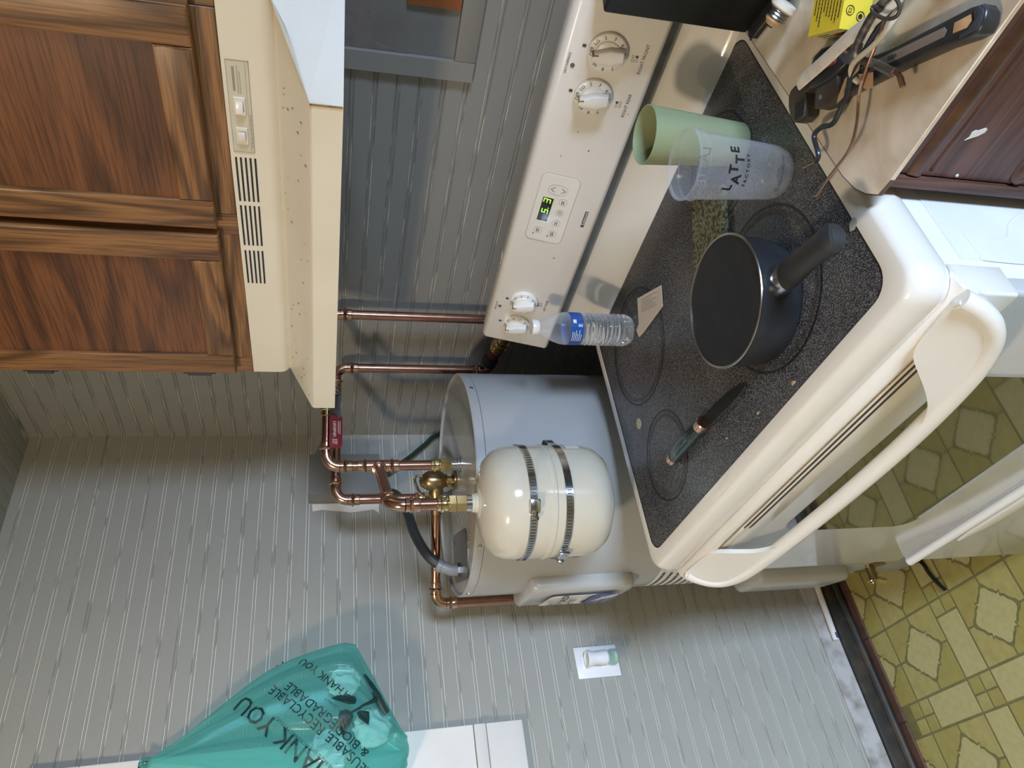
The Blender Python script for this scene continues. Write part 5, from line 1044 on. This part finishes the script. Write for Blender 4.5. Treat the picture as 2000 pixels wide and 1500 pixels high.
for k in range(8): part('tooth', obox(B(), WQ(-0.0300, -0.0200+k*0.0026, 0.0236), wa, wp, Zu, 0.0080, 0.0007, 0.0008), 'wrench_black', jw, smooth=False)
part('adjusting_nut', prof(B(), WQ(0.022, 0.028, 0.0205), wa, [(0, 0.0085), (0.002, 0.0105), (0.014, 0.0105), (0.016, 0.0085)], 20), 'red_print', wr, 'red knurled adjusting nut')
part('pivot', prof(B(), WQ(0.010, -0.0085, 0.0235), Zu, [(0, 0.0032), (0.0012, 0.003)], 14), 'steel', wr)
# stripped electrical cable lying over the wrench
ec = thing('electrical_cable', (1.53, -0.54, ZK), 'stripped white electrical cable with bare copper wires, lying over the wrench', 'cable')
def zc(x, y, z): k = (ZK+z-0.935)*1.2; return V((x+0.37*k, y-0.93*k, ZK+z))
sh = spline([zc(1.4610, -0.4720, 0.028), zc(1.4800, -0.4830, 0.031), zc(1.5080, -0.4990, 0.036), zc(1.5400, -0.5160, 0.041), zc(1.5650, -0.5330, 0.043), zc(1.5980, -0.5500, 0.042), zc(1.66, -0.585, 0.030), zc(1.73, -0.62, 0.012)], 6)
part('sheath', tube(B(), sh, 0.0088, 12, True, 0.4, up=(0, 0, 1)), 'sheath_white', ec)
def wire(name, pts, r, mat): return part(name, tube(B(), spline(pts, 7), r, 10), mat, ec)
wire('black_wire', [zc(1.4189, -0.5725, 0.016), zc(1.4275, -0.5690, 0.018), zc(1.4356, -0.5457, 0.018), zc(1.4488, -0.5480, 0.018), zc(1.4653, -0.5630, 0.019), zc(1.4900, -0.5584, 0.022), zc(1.5100, -0.5530, 0.032), zc(1.5420, -0.5480, 0.038), zc(1.5730, -0.5480, 0.037), zc(1.60, -0.552, 0.034), zc(1.66, -0.58, 0.022)], 0.0030, 'wire_black')
wire('wire_tip', [zc(1.4000, -0.5590, 0.016), zc(1.4189, -0.5725, 0.016)], 0.0014, 'copper_fit')
wire('ground_wire', [zc(1.3900, -0.5975, 0.017), zc(1.3960, -0.6055, 0.017), zc(1.4220, -0.6059, 0.019), zc(1.4619, -0.6092, 0.020), zc(1.4860, -0.5972, 0.021), zc(1.5052, -0.5783, 0.025), zc(1.5229, -0.5678, 0.034), zc(1.5560, -0.5580, 0.040), zc(1.5850, -0.5520, 0.039), zc(1.64, -0.575, 0.025)], 0.0017, 'copper_fit')
wire('white_wire', [zc(1.5160, -0.5650, 0.027), zc(1.5155, -0.5500, 0.034), zc(1.5260, -0.5430, 0.041), zc(1.5520, -0.5560, 0.043), zc(1.5760, -0.5620, 0.040), zc(1.5920, -0.5600, 0.036), zc(1.6050, -0.5500, 0.034), zc(1.62, -0.545, 0.026)], 0.0030, 'wire_cream')
tw = wire('taped_wire', [zc(1.5480, -0.6010, 0.026), zc(1.5440, -0.5850, 0.029), zc(1.5400, -0.5680, 0.033), zc(1.5330, -0.5500, 0.038), zc(1.5340, -0.5390, 0.043), zc(1.5450, -0.5330, 0.047), zc(1.5700, -0.5320, 0.050), zc(1.5890, -0.5380, 0.049), zc(1.62, -0.560, 0.035)], 0.0042, 'tape')
wire('stranded_tip', [zc(1.5480, -0.6010, 0.026), zc(1.5500, -0.6130, 0.023), zc(1.5460, -0.6260, 0.021)], 0.0030, 'copper_fit')
wire('taped_sleeve', [zc(1.5482, -0.6020, 0.026), zc(1.5440, -0.5850, 0.029), zc(1.5420, -0.5760, 0.031)], 0.0047, 'dull_steel')
for pl_, nm in (([(1.5230, -0.5420), (1.5330, -0.5330), (1.5460, -0.5400), (1.5250, -0.5560), (1.5120, -0.5500)], 0.036), ([(1.5140, -0.5640), (1.5200, -0.5560), (1.5340, -0.5760), (1.5240, -0.5890), (1.5170, -0.5810)], 0.0255), ([(1.5070, -0.5420), (1.5110, -0.5440), (1.4940, -0.5560), (1.4830, -0.5520), (1.4880, -0.5480)], 0.0300)):
    bm = B(); prism(bm, pl_, lambda a, b, h: zc(a, b, nm+h+0.10*(a-pl_[0][0])), 0.0007); part('paper_filler', bm, 'kraft', ec, smooth=False)
bm = B(); tube(bm, [zc(1.5720, -0.5400, 0.053)+V((0.012*math.cos(t)*0.5+0.016*t/6, 0.012*math.sin(t)-0.010*t/6, 0.004*math.sin(t))) for t in [k*0.35 for k in range(24)]], 0.0020, 8); part('twist_tie', bm, 'wrench_brown', ec)

for o_ in (fu, yb): o_.location += KO
wr.location += V((-0.003, 0.0065, 0))
fu.location += V((0.003, -0.008, 0)); yb.location += V((0.001, -0.004, 0))

# ================================================================== carrier bag on its hook
hk = thing('wall_hook', (0.024, -0.8475, 1.850), 'small dark metal hook on the window casing', 'hook')
part('plate', box(B(), 0.0204, 0.0225, -0.8535, -0.8415, 1.846, 1.866, 0.0006, 1), 'near_black', hk)
bm = B(); tube(bm, spline([(0.0225, -0.8475, 1.860), (0.034, -0.8475, 1.858), (0.040, -0.8475, 1.850), (0.036, -0.8475, 1.843), (0.028, -0.8475, 1.844)], 5), 0.0022, 8); part('hook', bm, 'steel', hk)
bag = thing('plastic_bag', (0.08, -0.86, 1.30), 'translucent teal thank-you carrier bag hanging from a hook on the wall', 'bag')
lev = [ # z, right edge y, left edge y, depth
    (1.853, -0.8445, -0.8505, 0.006), (1.838, -0.838, -0.860, 0.012), (1.80, -0.818, -0.872, 0.028), (1.76, -0.792, -0.885, 0.044), (1.72, -0.764, -0.905, 0.060), (1.68, -0.738, -0.930, 0.076), (1.64, -0.713, -0.955, 0.092),
    (1.60, -0.692, -0.985, 0.106), (1.56, -0.676, -1.01, 0.118), (1.52, -0.664, -1.03, 0.126), (1.48, -0.654, -1.045, 0.132), (1.45, -0.649, -1.05, 0.134), (1.425, -0.655, -1.05, 0.132), (1.40, -0.700, -1.035, 0.124), (1.375, -0.745, -1.01, 0.112), (1.35, -0.790, -0.975, 0.096), (1.325, -0.836, -0.935, 0.074), (1.309, -0.856, -0.900, 0.046), (1.303, -0.870, -0.885, 0.020)]
n = 144; R = []; rng = random.Random(3)
lev2 = []
for a, b in zip(lev, lev[1:]):
    for k in range(3): lev2.append(tuple(a[i]+(b[i]-a[i])*k/3 for i in range(4)))
lev2.append(lev[-1])
for z, yr, yl_, dp_ in lev2:
    ring = []
    for k in range(n):
        t = 2*PI*k/n; cyy, hy = (yr+yl_)/2, (yr-yl_)/2; s = math.sin(t); c = math.cos(t)
        fold = 1+0.075*math.sin(11*t+3*z+1.3*math.sin(6*z))+0.055*math.sin(19*t-5*z)+0.035*math.sin(37*t+7*z+math.sin(23*z))+0.03*math.sin(5*t+38*z)*math.sin(9*t)
        xx = max(0.0235, 0.030+dp_*0.5+dp_*0.5*c*fold if c > 0 else 0.030+dp_*0.5+dp_*0.5*c)
        if yl_ > -0.9 and z > 1.6: pass
        edge = 1.0 if abs(s) > 0.9 else 1.0
        zz = z+0.006*math.sin(5*t+20*z)*min(1, max(0, (1.84-z)*10)) if z > 1.31 else z
        if xx < 0.0245: xx = 0.0240
        ring.append(V((xx, cyy+hy*s*edge, zz)))
    R.append(ring)
bm = B(); rings(bm, R); bm2 = bm.copy(); bmesh.ops.recalc_face_normals(bm2, faces=bm2.faces); tree = BVHTree.FromBMesh(bm2)
film = part('film', bm, 'film_teal', bag, angle=2.0)
def on_bag(yy, zz, off=0.0012):
    hit = tree.ray_cast(V((1.5, yy, zz)), V((-1, 0, 0))); x = hit[0].x if hit[0] else 0.09
    return V((x+off, yy, zz))
bm = B(); tube(bm, spline([(0.030, -0.838, 1.845), (0.040, -0.8435, 1.857), (0.041, -0.8475, 1.8555), (0.040, -0.8515, 1.857), (0.030, -0.857, 1.845)], 5), 0.004, 8); part('handle_loop', bm, 'film_teal', film)
# print: runs uphill to the right
ta = math.radians(46); tu = V((math.cos(ta), math.sin(ta))); tv = V((-math.sin(ta), math.cos(ta)))
def bagtext(o_y, o_z):
    def f(a, b): p_ = V((o_y, o_z))+tu*a+tv*b; return on_bag(p_.x, p_.y)
    return f
for tx, s, yy, zz, bold in (('THANK YOU', 0.050, -0.858, 1.562, 0.01), ('REUSABLE, RECYCLABLE', 0.0265, -0.842, 1.498, 0.006), ('& BIODEGRADABLE', 0.0265, -0.822, 1.484, 0.006), ('THANK YOU', 0.024, -0.735, 1.490, 0.006)):
    bm = B(); put(bm, glyphs(tx, s, bold=bold), bagtext(yy, zz)); part('lettering', bm, 'bag_print', film, smooth=False)
bm = B(); put(bm, glyphs('THIS BAG IS 100% RECYCLABLE PRODUCT', 0.0092), bagtext(-0.868, 1.527)); put(bm, glyphs('PRODUCED LOCALLY', 0.009), bagtext(-0.815, 1.455)); part('small_print', bm, 'bag_print', film, smooth=False, kind='stuff')
def bagpoly(pts): 
    bm = B(); ca_ = (sum(a for a, b in pts)/len(pts), sum(b for a, b in pts)/len(pts)); n_ = len(pts)
    ring_ = [[bm.verts.new(on_bag(ca_[0]+(a-ca_[0])*s_, ca_[1]+(b-ca_[1])*s_, 0.0022)) for a, b in pts] for s_ in (1.0, 0.6, 0.25)]
    for p_, q_ in zip(ring_, ring_[1:]):
        for k in range(n_): bm.faces.new((p_[k], p_[(k+1) % n_], q_[(k+1) % n_], q_[k]))
    bm.faces.new(ring_[-1]); return bm
def U(px, py): # photograph of the leaf sprig: positions measured on the bag
    return (-0.8666+(1440-py)*0.00121, 1.3061+(800-px)*0.00108)
bm = B(); tube(bm, [on_bag(*U(*p)) for p in ((711, 1328), (722, 1345), (735, 1370), (745, 1390), (752, 1400))], [0.003, 0.007, 0.009, 0.010, 0.010], 8); part('branch', bm, 'bag_print', film)
bm = B(); tube(bm, [on_bag(*U(*p)) for p in ((737, 1374), (722, 1384), (707, 1389), (697, 1396), (684, 1401))], [0.006, 0.004, 0.0028, 0.0028, 0.002], 8); part('twig', bm, 'bag_print', film)
for pts in (((644, 1373), (655, 1369), (668, 1370), (673, 1367), (682, 1371), (692, 1375), (693, 1382), (690, 1388), (678, 1388), (664, 1382), (652, 1377)), ((657, 1408), (661, 1398), (673, 1396), (684, 1401), (687, 1409), (680, 1421), (672, 1430), (665, 1436), (660, 1424)), ((693, 1402), (700, 1399), (718, 1400), (718, 1412), (716, 1424), (706, 1418), (697, 1412))):
    part('leaf', bagpoly([U(*p) for p in pts]), 'bag_print', film, smooth=False)
for i, (yy, zz, rr, lab_) in enumerate(((-0.735, 1.445, 0.038, 'crumpled white wad in the right side of the teal bag'), (-0.835, 1.385, 0.045, 'crumpled white wad at the bottom of the teal bag'), (-0.88, 1.480, 0.050, 'crumpled white wad in the middle of the teal bag'))):
    bm = B(); bmesh.ops.create_icosphere(bm, subdivisions=3, radius=rr); rg = random.Random(i)
    for v in bm.verts:
        d = v.co.normalized(); v.co = d*rr*(0.82+0.18*math.sin(9*d.x+i)*math.sin(8*d.y+2*i)+0.10*rg.random()); v.co.x *= 0.72
    bmesh.ops.translate(bm, verts=bm.verts, vec=(0.088, yy, zz)); solo('crumpled_paper', bm, 'crumpled', (0.088, yy, zz-rr), lab_, 'paper', 'crumpled wads inside the bag', angle=0.3)
